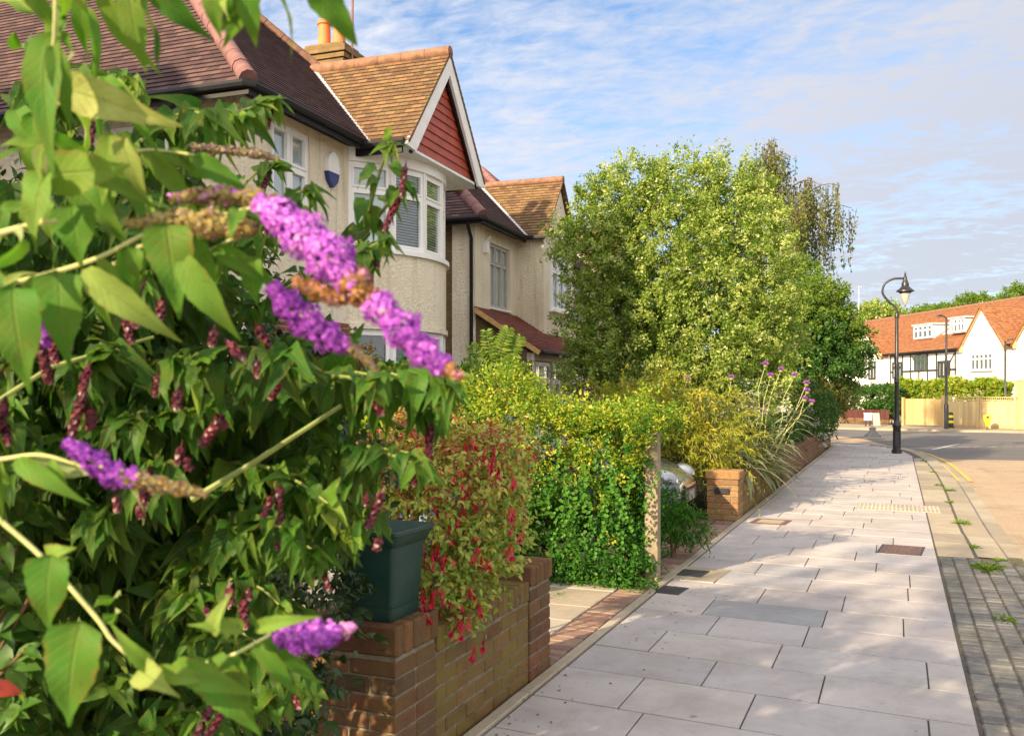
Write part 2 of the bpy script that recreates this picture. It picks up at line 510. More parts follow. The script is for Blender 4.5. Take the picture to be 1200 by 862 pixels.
# ------------------------------------------------------------------ shared materials
M_BRICK_NEAR = loose_brick_mat('near_brick', [(0, (.10, .038, .026)), (.3, (.17, .06, .036)), (.55, (.125, .062, .042)), (.8, (.22, .085, .044)), (1, (.075, .038, .032))], (.14, .10, .03), .55, 3.0)
M_BRICK_ALGAE = loose_brick_mat('mossy_brick', [(0, (.12, .055, .03)), (.35, (.18, .085, .04)), (.6, (.16, .10, .045)), (.8, (.23, .11, .05)), (1, (.10, .05, .035))], (.17, .13, .03), .75, 3.2, (.05, .035, .015))
M_MORTAR = simple('mortar', (.20, .165, .115), .95, .3, 20, bump=.5, bscale=150)
M_STONE_PILLAR = loose_brick_mat('gold_brick', [(0, (.22, .10, .05)), (.4, (.34, .165, .075)), (.7, (.29, .18, .085)), (1, (.16, .07, .045))], (.24, .17, .06), .6, 3.0)
M_RED_BRICK = brick_mat('red_brick', (.20, .06, .04), (.28, .10, .06), (.28, .24, .2))
M_STOCK_BRICK = brick_mat('stock_brick', (.15, .09, .045), (.24, .15, .075), (.12, .09, .06), (.1, .08, .03), .5)
M_CHIMNEY = brick_mat('chimney_brick', (.24, .15, .06), (.34, .2, .09), (.2, .15, .09), (.12, .09, .04), .6)

def render_mat():
    M = NM('roughcast_render'); o = M.coord()
    c = M.ramp(M.noise(o, 1.3, 6, .6), [(.3, (.76, .67, .50)), (.6, (.86, .78, .62))])
    c = M.mix(M.ramp(M.noise(M.coord('Object', (9, 9, .7)), 1.0, 5), [(.5, 0), (.78, .5)]), c, (.36, .30, .2))
    return M.end(M.bsdf(c, .92, 0, .15, M.bump(M.noise(o, 22, 5, .65), 1.0, .05)))
M_RENDER = render_mat()
M_WHITE = simple('white_frame', (.78, .78, .77), .35, .03, 6)
M_WHITEBOARD = simple('white_bargeboard', (.74, .74, .73), .5, .08, 5)
M_BLACK = simple('black_gutter', (.012, .012, .013), .55, .2, 6, spec=.25)
M_TILE_DARK = tile_mat('plain_tiles_plum', (.046, .026, .029), (.076, .041, .043), (.115, .068, .064), (.10, .085, .055), .22)
M_TILE_GOLD = tile_mat('plain_tiles_lichen', (.09, .052, .032), (.155, .085, .045), (.22, .13, .062), (.19, .145, .06), .6)
M_TILE_ORANGE = tile_mat('plain_tiles_orange', (.19, .072, .034), (.29, .115, .05), (.38, .165, .075), (.2, .13, .065), .5)
M_TILE_RED = tile_mat('porch_tiles_red', (.14, .035, .028), (.21, .06, .045), (.27, .09, .06), (.12, .07, .05), .3)
M_RIDGE = simple('ridge_tile', (.22, .11, .065), .8, .35, 9, bump=.3)
M_HIPTILE = simple('hip_tile', (.19, .088, .08), .75, .3, 7, bump=.3)
M_LEAD = simple('lead_flashing', (.5, .5, .52), .5, .2, 6)
M_REDBOARD = simple('red_weatherboard', (.33, .06, .035), .55, .22, 5, bump=.2, bscale=20)
M_POT = simple('terracotta_pot', (.62, .19, .06), .75, .15, 8)
M_BARK = simple('bark', (.10, .075, .05), .95, .45, 18, bump=.8, bscale=30)
M_STEM_BROWN = simple('brown_stem', (.12, .065, .03), .8, .3, 20)
M_STEM_GREEN = simple('green_stem', (.16, .2, .045), .6, .25, 20)
M_STEM_PALE = simple('pale_stem', (.42, .42, .17), .7, .2, 24)
M_METALBLACK = simple('black_painted_iron', (.016, .016, .02), .38, .3, 10)
M_BLIND = simple('window_blind', (.72, .71, .68), .7, .05, 3)
M_DARKROOM = simple('dark_room_backing', (.05, .045, .04), .9, .3, 3)  # near-black colour standing in for unlit rooms behind the panes
M_TIMBER_POST = simple('weathered_post', (.235, .19, .125), .85, .25, 9, bump=.4, bscale=40)

def glass_mat():
    M = NM('window_glass')
    lw = M.n('ShaderNodeLayerWeight'); lw.inputs['Blend'].default_value = .5
    f = M.math('ADD', M.math('MULTIPLY', M.math('POWER', lw.outputs['Facing'], 3.0), .8), .07)
    g = M.n('ShaderNodeBsdfGlossy'); g.inputs['Roughness'].default_value = .015; g.inputs['Color'].default_value = (.95, .97, 1, 1)
    M.l(M.bump(M.noise(M.coord(), 2.2, 2), .06, .05), g.inputs['Normal'])
    t = M.n('ShaderNodeBsdfTransparent'); t.inputs['Color'].default_value = (.86, .9, .9, 1)
    mx = M.n('ShaderNodeMixShader'); M.l(f, mx.inputs[0]); M.l(t.outputs[0], mx.inputs[1]); M.l(g.outputs[0], mx.inputs[2])
    return M.end(mx.outputs[0])
M_GLASS = glass_mat()

# ------------------------------------------------------------------ ground
def soil_mat():
    M = NM('soil'); o = M.coord()
    c = M.ramp(M.noise(o, 3, 8, .7), [(.3, (.035, .028, .015)), (.55, (.07, .06, .03)), (.75, (.05, .065, .02))])
    return M.end(M.bsdf(c, .95, 0, .1, M.bump(M.noise(o, 30, 6), .8, .04)))
def road_mat():
    M = NM('worn_road'); o = M.coord()
    base = M.ramp(M.noise(o, .35, 6, .6), [(.3, (.36, .265, .175)), (.7, (.45, .335, .22))])
    col = M.mix(M.ramp(M.noise(o, 120, 3, .7), [(.35, 0), (.7, .6)]), base, (.2, .15, .11))
    col = M.mix(M.ramp(M.noise(M.coord('Object', (2.5, .12, 1)), 1.0, 5), [(.5, 0), (.7, .3)]), col, (.2, .16, .125))
    col = M.mix(M.ramp(M.noise(o, 38, 4, .75), [(.44, 0), (.66, .55)]), col, (.56, .44, .32))
    col = M.mix(M.ramp(M.noise(o, 30, 3, .7, 1), [(.55, 0), (.7, .6)]), col, (.16, .12, .09))
    col = M.mix(M.ramp(M.noise(o, .9, 6, .65, 1.5), [(.5, 0), (.62, .35)]), col, (.22, .17, .125))
    vo = M.n('ShaderNodeTexVoronoi', feature='DISTANCE_TO_EDGE'); vo.inputs['Scale'].default_value = .42
    wv = M.n('ShaderNodeVectorMath', operation='ADD'); M.l(o, wv.inputs[0]); nz = M.n('ShaderNodeTexNoise'); nz.inputs['Scale'].default_value = 2.5; nz.inputs['Detail'].default_value = 5; M.l(o, nz.inputs['Vector']); M.l(nz.outputs['Color'], wv.inputs[1]); M.l(wv.outputs[0], vo.inputs['Vector'])
    crack = M.math('MULTIPLY', M.ramp(vo.outputs['Distance'], [(0, 1), (.012, 0)]), M.ramp(M.noise(o, .5, 3), [(.45, 0), (.55, .8)]))
    col = M.mix(crack, col, (.06, .05, .04))
    return M.end(M.bsdf(col, .9, 0, .25, M.bump(M.math('SUBTRACT', M.noise(o, 60, 4), crack), .8, .015)))
def asphalt_mat():
    M = NM('new_asphalt'); o = M.coord()
    col = M.ramp(M.noise(o, .5, 6), [(.3, (.095, .088, .088)), (.7, (.14, .13, .122))])
    col = M.mix(M.ramp(M.noise(o, 110, 3), [(.4, 0), (.75, .5)]), col, (.16, .15, .14))
    return M.end(M.bsdf(col, .85, 0, .3, M.bump(M.noise(o, 90, 3), .5, .01)))
def slab_mat(name, stops, grime=(.12, .10, .085), stain=.45):
    M = NM(name); o = M.coord()
    col = M.ramp(M.tint(), stops)
    col = M.mix(M.ramp(M.noise(o, 1.7, 7, .65, .4), [(.42, 0), (.75, stain)]), col, grime)
    col = M.mix(M.ramp(M.noise(o, 14, 6, .7), [(.5, 0), (.85, .35)]), col, (.56, .52, .47))
    col = M.mix(M.ramp(M.noise(o, .55, 5, .6, .8), [(.44, 0), (.7, .28)]), col, (.26, .22, .19))
    col = M.mix(M.ramp(M.noise(o, 5.5, 6, .72, 1.2), [(.56, 0), (.7, .28)]), col, (.2, .175, .15))
    col = M.mix(M.ramp(M.noise(o, 240, 2), [(.42, 0), (.72, .28)]), col, (.11, .1, .1))
    col = M.mix(M.ramp(M.noise(o, 9, 2, .4), [(.735, 0), (.76, .5)]), col, (.1, .09, .08))
    return M.end(M.bsdf(col, .82, 0, .3, M.bump(M.noise(o, 90, 4), .28, .008)))
M_SOIL, M_ROAD, M_ASPHALT = soil_mat(), road_mat(), asphalt_mat()
M_FLAG = slab_mat('york_flag', [(0, (.39, .36, .365)), (.3, (.44, .405, .405)), (.6, (.475, .43, .41)), (.85, (.42, .40, .41)), (.93, (.38, .36, .37)), (1, (.29, .295, .315))])
M_WARMFLAG = slab_mat('warm_flag', [(0, (.33, .27, .2)), (.5, (.42, .36, .28)), (1, (.48, .43, .36))], (.1, .09, .06), .5)
M_KERB = slab_mat('kerb_granite', [(0, (.27, .23, .17)), (.5, (.35, .29, .2)), (1, (.41, .35, .26))])
M_SETT = slab_mat('blue_setts', [(0, (.085, .086, .092)), (.5, (.135, .132, .13)), (1, (.195, .187, .175))], (.1, .1, .04), .45)
M_EDGEBRICK = slab_mat('edging_brick', [(0, (.16, .075, .055)), (.5, (.225, .12, .085)), (1, (.28, .175, .12))], (.1, .07, .05), .5)
M_JOINT = simple('mossy_joint', (.085, .075, .035), .95, .5, 22, bump=.5)
M_SANDBED = simple('sandy_bed', (.075, .065, .05), .95, .3, 30, bump=.4)

def sheet(name, pts, z, mat, thick=None):
    m = MB()
    if thick: m.prism([(x, y, z) for x, y in pts][::-1], (0, 0, -thick))
    else: m.poly([(x, y, z) for x, y in pts])
    o = m.build(name, mat); tag(o, kind='structure'); return o

sheet('ground', [(-400, -300), (600, -300), (600, 900), (-400, 900)], -.16, M_SOIL)
sheet('road', [(.5, -60), (14, -60), (14, 37.5), (60, 50), (60, 120), (-80, 160), (-80, 40), (-14, 34.0), (-1, 30), (.5, 24)], -.10, M_ROAD)
# darker relaid asphalt across the junction
jx = [atn(1012, 512, 35.5), atn(1060, 521.5, 28.5), atn(1110, 531, 24.5), atn(1260, 534, 23.6), atn(1330, 505, 41), atn(1160, 505.5, 41.5), atn(1040, 503, 43), atn(990, 502, 45), atn(900, 500, 47)]
sheet('junction_road', [(p[0], p[1]) for p in jx], -.096, M_ASPHALT)
sheet('garden_soil', [(-60, -60), (-1.88, -60), (-1.88, 31.2), (-2.6, 32.1), (-60, 33.2)], -.02, M_SOIL, .12)

# pavement: bedding slab, flags, kerb
kerb_path = [(.74, -12), (.74, 9), (.72, 12.5), (.76, 18), (.72, 22), (.55, 26), (.1, 29.6), (-.9, 31.9), (-3, 33.2), (-8, 33.9), (-30, 34.6)]
def smooth_path(pts, n=8):
    out = []
    for i in range(len(pts)-1):
        p0 = Vector(pts[max(i-1, 0)]); p1 = Vector(pts[i]); p2 = Vector(pts[i+1]); p3 = Vector(pts[min(i+2, len(pts)-1)])
        for k in range(n):
            t = k/n
            out.append(.5*((2*p1)+(p2-p0)*t+(2*p0-5*p1+4*p2-p3)*t*t+(3*p1-p0-3*p2+p3)*t**3))
    out.append(Vector(pts[-1])); return out
kp = smooth_path(kerb_path)
sheet('pavement_bed', [(-1.88, -12)] + [(p.x, p.y) for p in kp] + [(-30, 33.1), (-2.6, 32.0), (-1.88, 31.1)], -.010, M_SANDBED, .09)

def kerb_x(y):
    for a, b in zip(kp, kp[1:]):
        if a.y <= y <= b.y: return a.x + (b.x-a.x)*(y-a.y)/max(b.y-a.y, 1e-6)
    return kp[-1].x
SH = .085
C, Hh, T = [], [], []
y = -1.0; row = 0
XL, XR = -1.80, .36
while y < 31.4:
    g = random.choice([.52, .56, .56, .6]) if y > 1 else .56
    xr = XR if y < 24 else min(XR, kerb_x(y + .4) - .16)
    x = XL
    first = (.36, .62, .48, .8)[row % 4]
    wd = first
    while x < xr - .06:
        x1 = min(x + wd, xr)
        if xr - x1 < .16: x1 = xr
        C.append(((x+x1)/2, y + g/2, -.011 + random.gauss(0, .0007))); Hh.append(((x1-x)/2 - .0042, g/2 - .0075, .011)); T.append(random.random()*.88)
        x = x1; wd = random.choice([.52, .62, .62, .76, .84])
    y += g; row += 1
for i, c in enumerate(C):      # one newer blue-grey flag
    if abs(c[0] + .55) < .38 and abs((c[1] - SH*c[0]) - 7.0) < .3: T[i] = 1.0; break
me = cham_mesh('pavement', C, Hh, .003, T, jit=.0003, shear=SH)
tag(link('pavement', me, M_FLAG), kind='structure')

# narrow stone edging along the garden side
C, Hh, T = [], [], []
y = .5
while y < 31:
    L = random.uniform(.7, 1.0)
    C.append((-1.845, y+L/2, -.009)); Hh.append((.034, L/2-.005, .02)); T.append(.3+.7*random.random()); y += L
tag(link('pavement_edging', cham_mesh('pavement_edging', C, Hh, .006, T, jit=.002), M_KERB), kind='structure')

# outer concrete strip, then kerbstones
C, Hh, T = [], [], []
y = 10.2
while y < 25:
    L = random.choice([.75, .9, .9])
    x0, x1 = XR + .01, kerb_x(y+L/2) - .03
    C.append(((x0+x1)/2, y+L/2, -.012)); Hh.append(((x1-x0)/2-.004, L/2-.006, .011)); T.append(random.random()); y += L
tag(link('pavement_strip', cham_mesh('pavement_strip', C, Hh, .003, T, jit=.0004), M_KERB), kind='structure')
m = MB()
def offs(path, d):
    o = []
    for i, p in enumerate(path):
        t = (path[min(i+1, len(path)-1)] - path[max(i-1, 0)]).normalized(); o.append(Vector((p.x + t.y*d, p.y - t.x*d)))
    return o
ki, ko = offs(kp, .0), offs(kp, .26)
acc = 0
for i in range(len(kp)-1):
    if kp[i].y < 10.1: continue
    m.tint = random.random() if i % 2 == 0 else m.tint
    a, b, c, d = ki[i], ki[i+1], ko[i+1], ko[i]
    zo = -.012 if 9 < a.y < 20 else -.004
    m.poly([(a.x, a.y, -.004), (d.x, d.y, zo), (c.x, c.y, zo), (b.x, b.y, -.004)])
    m.poly([(d.x, d.y, zo), (d.x+.012, d.y, -.11), (c.x+.012, c.y, -.11), (c.x, c.y, zo)])
    m.poly([(a.x, a.y, -.004), (b.x, b.y, -.004), (b.x, b.y, -.11), (a.x, a.y, -.11)])
tag(m.build('kerb', M_KERB), kind='structure')
# gutter channel stones
m = MB(); g0, g1 = offs(kp, .275), offs(kp, .50)
for i in range(len(kp)-1):
    if kp[i].y < 10.1: continue
    if i % 2 == 0: m.tint = random.random()
    m.poly([(g0[i].x, g0[i].y, -.09), (g1[i].x, g1[i].y, -.094), (g1[i+1].x, g1[i+1].y, -.094), (g0[i+1].x, g0[i+1].y, -.09)])
tag(m.build('gutter_channel', M_KERB), kind='structure')

# blue setts of the crossover
C, Hh, T = [], [], []
x = XR + .015
cols = [.125, .135, .125, .13, .125, .12]
for k, wdt in enumerate(cols):
    y = 3.2 + random.random()*.1
    while y < 10.1:
        L = random.uniform(.085, .115)
        C.append((x+wdt/2, y+L/2, -.016 - .004*k + random.gauss(0, .003))); Hh.append((wdt/2-.007, L/2-.0085, .02)); T.append(random.random()); y += L
    x += wdt
tag(link('setts', cham_mesh('setts', C, Hh, .008, T, jit=.02), M_SETT), kind='structure')
sheet('setts_bed', [(XR + .005, 3), (1.138, 3), (1.138, 10.42), (XR + .005, 10.42)], -.0185, M_JOINT, .13)
sheet('apron', [(1.14, -8), (1.9, -8), (1.9, 10.0), (1.14, 10.4)], -.05, M_KERB, .1)

# driveway one: warm flags with a brick edge
C, Hh, T = [], [], []
y = 5.2
for gi, g in enumerate([.45, .6, .45, .6, .35]):
    x = -2.13
    while x > -7:
        wd = random.choice([.45, .6, .75])
        C.append((x-wd/2, y+g/2, -.011)); Hh.append((wd/2-.006, g/2-.006, .011)); T.append(random.random()); x -= wd
    y += g
tag(link('driveway', cham_mesh('driveway', C, Hh, .005, T, jit=.002), M_WARMFLAG), kind='structure')
C, Hh, T = [], [], []
y = 5.17
while y < 11.8:
    L = .105
    if not 7.75 < y < 7.9:
        C.append((-2.005, y+L/2, -.012+random.gauss(0, .002))); Hh.append((.112, L/2-.005, .016)); T.append(random.random())
    y += L
tag(link('driveway_edging', cham_mesh('driveway_edging', C, Hh, .006, T, jit=.015), M_EDGEBRICK), kind='structure')
# driveway two: dark brick paving
C, Hh, T = [], [], []
x = -2.14; k = 0
while x > -7:
    y = 8.2 - (k % 2)*.1
    while y < 11.85:
        C.append((x-.055, y+.105, -.012+random.gauss(0, .002))); Hh.append((.05, .1, .016)); T.append(.6*random.random()); y += .21
    x -= .108; k += 1
tag(link('brick_driveway', cham_mesh('brick_driveway', C, Hh, .005, T, jit=.01), M_EDGEBRICK), kind='structure')

# far pavement in front of the fence
fa, fb = atn(930, 497.5, 47), atn(1260, 509.5, 39.5)
fc, fd = atn(1260, 501, 46), atn(930, 494, 55)
sheet('far_pavement', [(fa[0], fa[1]), (fb[0], fb[1]), (fc[0]+1.5, fc[1]+1.2), (fd[0], fd[1])], -.02, M_KERB, .1)

# painted lines
def worn_paint(name, c, base):
    M = NM(name); o = M.coord()
    col = M.mix(M.ramp(M.noise(o, 9, 7, .75), [(.46, 0), (.6, .85)]), c, base)
    return M.end(M.bsdf(M.mix(M.ramp(M.noise(o, 60, 3), [(.45, 0), (.7, .5)]), col, base), .85, 0, .25))
M_YELLOW = worn_paint('yellow_line_paint', (.58, .42, .06), (.36, .27, .16))
M_WHITEP = worn_paint('white_line_paint', (.58, .56, .52), (.12, .11, .11))
for d in (.30, .52):
    m = MB(); a, b = offs(kp, d), offs(kp, d + .085)
    for i in range(len(kp)-1):
        if 19.7 < a[i].y and a[i].x > -6:
            m.poly([(a[i].x, a[i].y, -.0865), (b[i].x, b[i].y, -.0865), (b[i+1].x, b[i+1].y, -.0865), (a[i+1].x, a[i+1].y, -.0865)])
    tag(m.build('yellow_line', M_YELLOW), kind='structure')
m = MB()
p0, p1 = at(1108, 520, 30.0), at(1262, 519.6, 30.3)
for k in range(9):
    a = p0.lerp(p1, k/9); b = p0.lerp(p1, (k+.62)/9); n = Vector((-(p1-p0).y, (p1-p0).x, 0)).normalized()*.14
    m.poly([(a.x, a.y, -.092), (b.x, b.y, -.092), (b.x+n.x, b.y+n.y, -.092), (a.x+n.x, a.y+n.y, -.092)])
tag(m.build('give_way_line', M_WHITEP), kind='structure')
m = MB(); a = at(1090, 523, 28.6); b = at(1122, 516.5, 32)
m.poly([(a.x, a.y, -.0915), (a.x+.1, a.y, -.0915), (b.x+.1, b.y, -.0915), (b.x, b.y, -.0915)])
tag(m.build('road_joint_line', M_WHITEP), kind='structure')

# tactile paving strip
C, Hh, T = [], [], []
for i in range(4):
    for j in range(2):
        C.append((-.29+i*.27 - .1, 14.0+j*.4, .0)); Hh.append((.128, .19, .006)); T.append(.9)
M_TACT = slab_mat('buff_tactile', [(0, (.33, .295, .24)), (1, (.37, .33, .27))])
bl = []
for i in range(4*5):
    for j in range(2*6):
        C.append((-.39-.105+i*.054, 13.85+j*.064, .007)); Hh.append((.013, .013, .004)); T.append(.9)
tag(link('tactile_paving', cham_mesh('tactile_paving', C, Hh, .003, T), M_TACT), kind='structure')
# ------------------------------------------------------------------ houses of the row on the left
HR = R(2.35)                      # their frontage swings slightly left of the street
def H2W(n, s, z=0):               # frontage coordinates (n outwards, s along) to world
    return Vector((n*math.cos(HR) - s*math.sin(HR), n*math.sin(HR) + s*math.cos(HR), z))

class House:
    def __init__(self, name, base, label, cat='house', rz=HR, tr=None):
        self.o = Vector((base[0], base[1], 0))
        w = Matrix.Rotation(rz, 3, 'Z') @ self.o if tr is None else tr(self.o)
        self.root = thing(name, w, label, cat, rz)
    def part(self, name, mb, mat, smooth=False, parent=None, label=None):
        o = mb.build(name, mat, parent or self.root, smooth, None, self.o)
        if label: o['label'] = label
        return o

def wall_holes(m, P, t, w, z0, z1, holes, depth=.1, n=None):
    """outer face of a wall with reveals round its openings. holes: (a0,a1,b0,b1) along t and z"""
    t = Vector(t); n = Vector(n) if n is not None else t.cross(Vector((0,0,1)))
    xs = sorted({0, w, *[h[0] for h in holes], *[h[1] for h in holes]}); zs = sorted({z0, z1, *[h[2] for h in holes], *[h[3] for h in holes]})
    P = Vector(P)
    def pt(a, b, d=0): return Vector((P.x, P.y, 0)) + t*a + Vector((0,0,b)) - n*d
    flip = t.cross(Vector((0,0,1))).dot(n) < 0
    def q(l): m.poly(l[::-1] if flip else l)
    for a0, a1 in zip(xs, xs[1:]):
        for b0, b1 in zip(zs, zs[1:]):
            if any(h[0] <= a0 and a1 <= h[1] and h[2] <= b0 and b1 <= h[3] for h in holes): continue
            q([pt(a0,b0), pt(a1,b0), pt(a1,b1), pt(a0,b1)])
    for a0, a1, b0, b1 in holes:
        q([pt(a0,b0), pt(a0,b0,depth), pt(a1,b0,depth), pt(a1,b0)]); q([pt(a1,b0), pt(a1,b0,depth), pt(a1,b1,depth), pt(a1,b1)])
        q([pt(a1,b1), pt(a1,b1,depth), pt(a0,b1,depth), pt(a0,b1)]); q([pt(a0,b1), pt(a0,b1,depth), pt(a0,b0,depth), pt(a0,b0)])

def window(H, P, t, n, w, h, cols, rows, fmat=None, blind='dark', fw=.05, depth=.05, sill=True, bar=.035, sash=True, trim=None):
    """P: lower start corner on the wall plane; the frame stands between the plane and depth outside it"""
    fmat = fmat or M_WHITE
    P, t, n = Vector(P), Vector(t), Vector(n); up = Vector((0,0,1)); ax = (t, n, up)
    m = MB()
    def b(a0, a1, b0, b1, d0, d1): m.obox(P + t*(a0+a1)/2 + up*(b0+b1)/2 + n*(d0+d1)/2, ax, ((a1-a0)/2, (d1-d0)/2, (b1-b0)/2))
    b(0, fw, 0, h, 0, depth); b(w-fw, w, 0, h, 0, depth); b(fw, w-fw, 0, fw, 0, depth); b(fw, w-fw, h-fw, h, 0, depth)
    cx = [0] + [sum(cols[:i+1])/sum(cols)*w for i in range(len(cols))]; rz = [0] + [sum(rows[:i+1])/sum(rows)*h for i in range(len(rows))]
    for c in cx[1:-1]: b(c-fw*.55, c+fw*.55, fw, h-fw, 0, depth-.004)
    for r in rz[1:-1]: b(fw, w-fw, r-fw*.5, r+fw*.5, 0, depth-.008)
    if sash:
        for c0, c1 in zip(cx, cx[1:]):
            for r0, r1 in zip(rz, rz[1:]):
                a0, a1 = c0+(fw if c0 == 0 else fw*.55), c1-(fw if c1 == cx[-1] else fw*.55)
                e0, e1 = r0+(fw if r0 == 0 else fw*.5), r1-(fw if r1 == rz[-1] else fw*.5)
                d0, d1 = depth*.3, depth+.008
                b(a0, a0+bar, e0, e1, d0, d1); b(a1-bar, a1, e0, e1, d0, d1); b(a0+bar, a1-bar, e0, e0+bar, d0, d1); b(a0+bar, a1-bar, e1-bar, e1, d0, d1)
    f = H.part('window', m, fmat)
    g = MB(); g.obox(P + t*w/2 + up*h/2 + n*depth*.45, ax, (w/2-fw*.6, .003, h/2-fw*.6)); H.part('pane', g, M_GLASS, parent=f)
    c = MB()
    if blind == 'slats':
        z = fw
        while z < h-fw:
            c.obox(P + t*w/2 + up*z + n*depth*.14, (t, (n+up*.9).normalized(), (up-n*.9).normalized()), (w/2-fw*.8, .012, .0015)); z += .042
        H.part('blind', c, M_BLIND, parent=f)
        c = MB()
    c.obox(P + t*w/2 + up*h/2 + n*depth*.01, ax, (w/2-fw*.5, .002, h/2-fw*.5))
    H.part('window_backing', c, M_BLIND if blind == 'white' else M_DARKROOM, parent=f)  # dark board stands in for the unlit room; white one is a blind
    if sill:
        s = MB(); s.obox(P + t*w/2 + n*(depth+.03) - up*.025, ax, (w/2+.06, depth*.6+.05, .022)); H.part('sill', s, M_WHITE, parent=f)
    return f

def ridge_run(m, a, b, r=.11, seg=.33, lift=.02):
    a, b = Vector(a), Vector(b); L = (b-a).length; k = max(1, round(L/seg))
    for i in range(k):
        p, q = a.lerp(b, i/k), a.lerp(b, (i+.985)/k); u = Vector((0,0,lift))
        m.tint = random.random(); m.tube([p+u, q+u], [r*random.uniform(.95, 1.05), r*random.uniform(.95, 1.0)], 10)

def gutter(H, pts, r=.055, name='gutter', parent=None):
    m = MB(); m.tube(pts, r, 8); return H.part(name, m, M_BLACK, True, parent)

X, Y, Z = Vector((1,0,0)), Vector((0,1,0)), Vector((0,0,1))

# ================= house one (bow window under a red boarded gable)
h1 = House('semi_detached_house', (-9.5, 12.3), 'cream rendered house with bow window under a red boarded gable')
N1, S0, S1, EV = -6.89, 9.39, 15.2, 5.25
wl = MB()
# street front with window opening, south side with window opening, north side and back
wall_holes(wl, (N1, S0), (0,1,0), S1-S0, 0, EV, [(.58, 1.46, 3.7, 5.08)], .1, X)
wall_holes(wl, (-16, S0), (1,0,0), 16+N1, 0, EV, [(7.05, 8.0, 3.75, 5.0)], .1, -Y)
wl.poly([(N1, S1, 0), (-16, S1, 0), (-16, S1, EV), (N1, S1, EV)])
wl.poly([(-16, S1, 0), (-16, S0, 0), (-16, S0, EV), (-16, S1, EV)])
walls1 = h1.part('wall', wl, M_RENDER)
window(h1, (N1-.1, S0+.58, 3.7), Y, X, .88, 1.38, [1, 1], [.95, .55], blind='white', depth=.07)
window(h1, (-16+7.05, S0+.1, 3.75), X, -Y, .95, 1.25, [1, 1], [.8, .45], blind='dark', depth=.07)
# bow: five facets, glazed above, round rendered apron, glazed below
SC, NF, FW = 13.3, -6.2, .66
angs = [R(43), R(21.5), 0, R(-21.5), R(-43)]      # facet headings, first looks back up the street
pts = [Vector((NF, SC - FW/2)), Vector((NF, SC + FW/2))]
for a in angs[1::-1]: pts.insert(0, pts[0] + Vector((-math.sin(a), -math.cos(a)))*FW)
for a in angs[3:]: pts.append(pts[-1] + Vector((math.sin(a), math.cos(a)))*FW)
def bow(z0, z1, grow=0, k=1):
    cs = [Vector((NF - .69, SC))]
    ring = []
    for i, p in enumerate(pts):
        d = (p - Vector((NF-1.9, SC))).normalized(); ring.append(p + d*grow)
    sm = smooth_path([tuple(q) for q in ring], 4) if k else ring
    sm = [Vector((q[0], q[1])) for q in sm]
    sm = [Vector((N1-.05, sm[0].y))] + sm + [Vector((N1-.05, sm[-1].y))]
    return [(q.x, q.y, z0) for q in sm], z1-z0
m = MB(); r_, hh = bow(2.64, 3.68, .02); m.prism(r_, (0,0,hh)); bay_part = h1.part('bay_apron', m, M_RENDER, True)
m = MB(); r_, hh = bow(2.56, 2.638, .05); m.prism(r_, (0,0,hh)); h1.part('bay_drip', m, M_RENDER, True)
m = MB(); r_, hh = bow(3.682, 3.75, .075); m.prism(r_, (0,0,hh)); h1.part('bay_sill', m, M_WHITE, True)
m = MB(); r_, hh = bow(5.0, 5.22, .03); m.prism(r_, (0,0,hh)); h1.part('bay_head', m, M_WHITE, True)
m = MB(); r_, hh = bow(0, .85, -.02); m.prism(r_, (0,0,hh)); h1.part('bay_plinth', m, M_RED_BRICK, True)
m = MB(); m.box((N1-.06, S0+.05, 0), (N1+.035, pts[0].y-.02, 2.62)); h1.part('brick_panel', m, M_RED_BRICK)
for lev, (z0, hgt, rows) in enumerate(((3.752, 1.246, [.85, .4]), (.855, 1.7, [1.1, .6]))):
    for i, a in enumerate(angs):
        p, q = pts[i], pts[i+1]; t = Vector(((q-p).x, (q-p).y, 0)).normalized(); n = t.cross(Z)
        window(h1, (p.x - n.x*.06, p.y - n.y*.06, z0), t, n, (q-p).length, hgt, [1], rows, blind='white' if i == 0 and lev == 0 else 'slats' if lev == 0 else 'dark', depth=.06, sill=False, fw=.055, bar=.03)
for i, p in enumerate(pts[1:-1]):
    for za, zb in ((3.751, 5.0), (.852, 2.56)):
        m = MB(); m.box((p.x-.035, p.y-.03, za), (p.x+.012, p.y+.03, zb)); h1.part('bay_mullion', m, M_WHITE)
m = MB()
for q0, q1 in zip(pts, pts[1:]):
    m.prism([(q0.x-.28, q0.y, .86), (q0.x-.32, q0.y, .86), (q1.x-.32, q1.y, .86), (q1.x-.28, q1.y, .86)], (0, 0, 4.1))
h1.part('room_backing', m, M_DARKROOM)  # dark sheet standing in for the unlit room behind the bow

# main hip roof, ridge running back from the street
E = .28
ez = EV + .02
nA, apex_n, apex_z = N1+E, -10.75, 9.15
sA, sB = S0-E, 15.45
mid = (sA+sB)/2
front = [(nA, sA, ez), (nA, sB, ez), (apex_n, mid, apex_z)]
south = [(-18, sA, ez), (nA, sA, ez), (apex_n, mid, apex_z), (-18, mid, apex_z)]
north = [(nA, sB, ez), (-18, sB, ez), (-18, mid, apex_z), (apex_n, mid, apex_z)]
m = MB()
for poly in (front, south, north): m.courses(poly, .1, .014)
roof1 = h1.part('roof', m, M_TILE_DARK)
m = MB(); ridge_run(m, (nA, sA, ez), (apex_n, mid, apex_z), .11, .36, 0); h1.part('hip_tiles', m, M_HIPTILE, True, roof1)
m = MB(); ridge_run(m, (nA, sB, ez), (apex_n, mid, apex_z), .11, .36, 0); ridge_run(m, (apex_n, mid, apex_z), (-18, mid, apex_z)); h1.part('ridge_tiles', m, M_RIDGE, True, roof1)
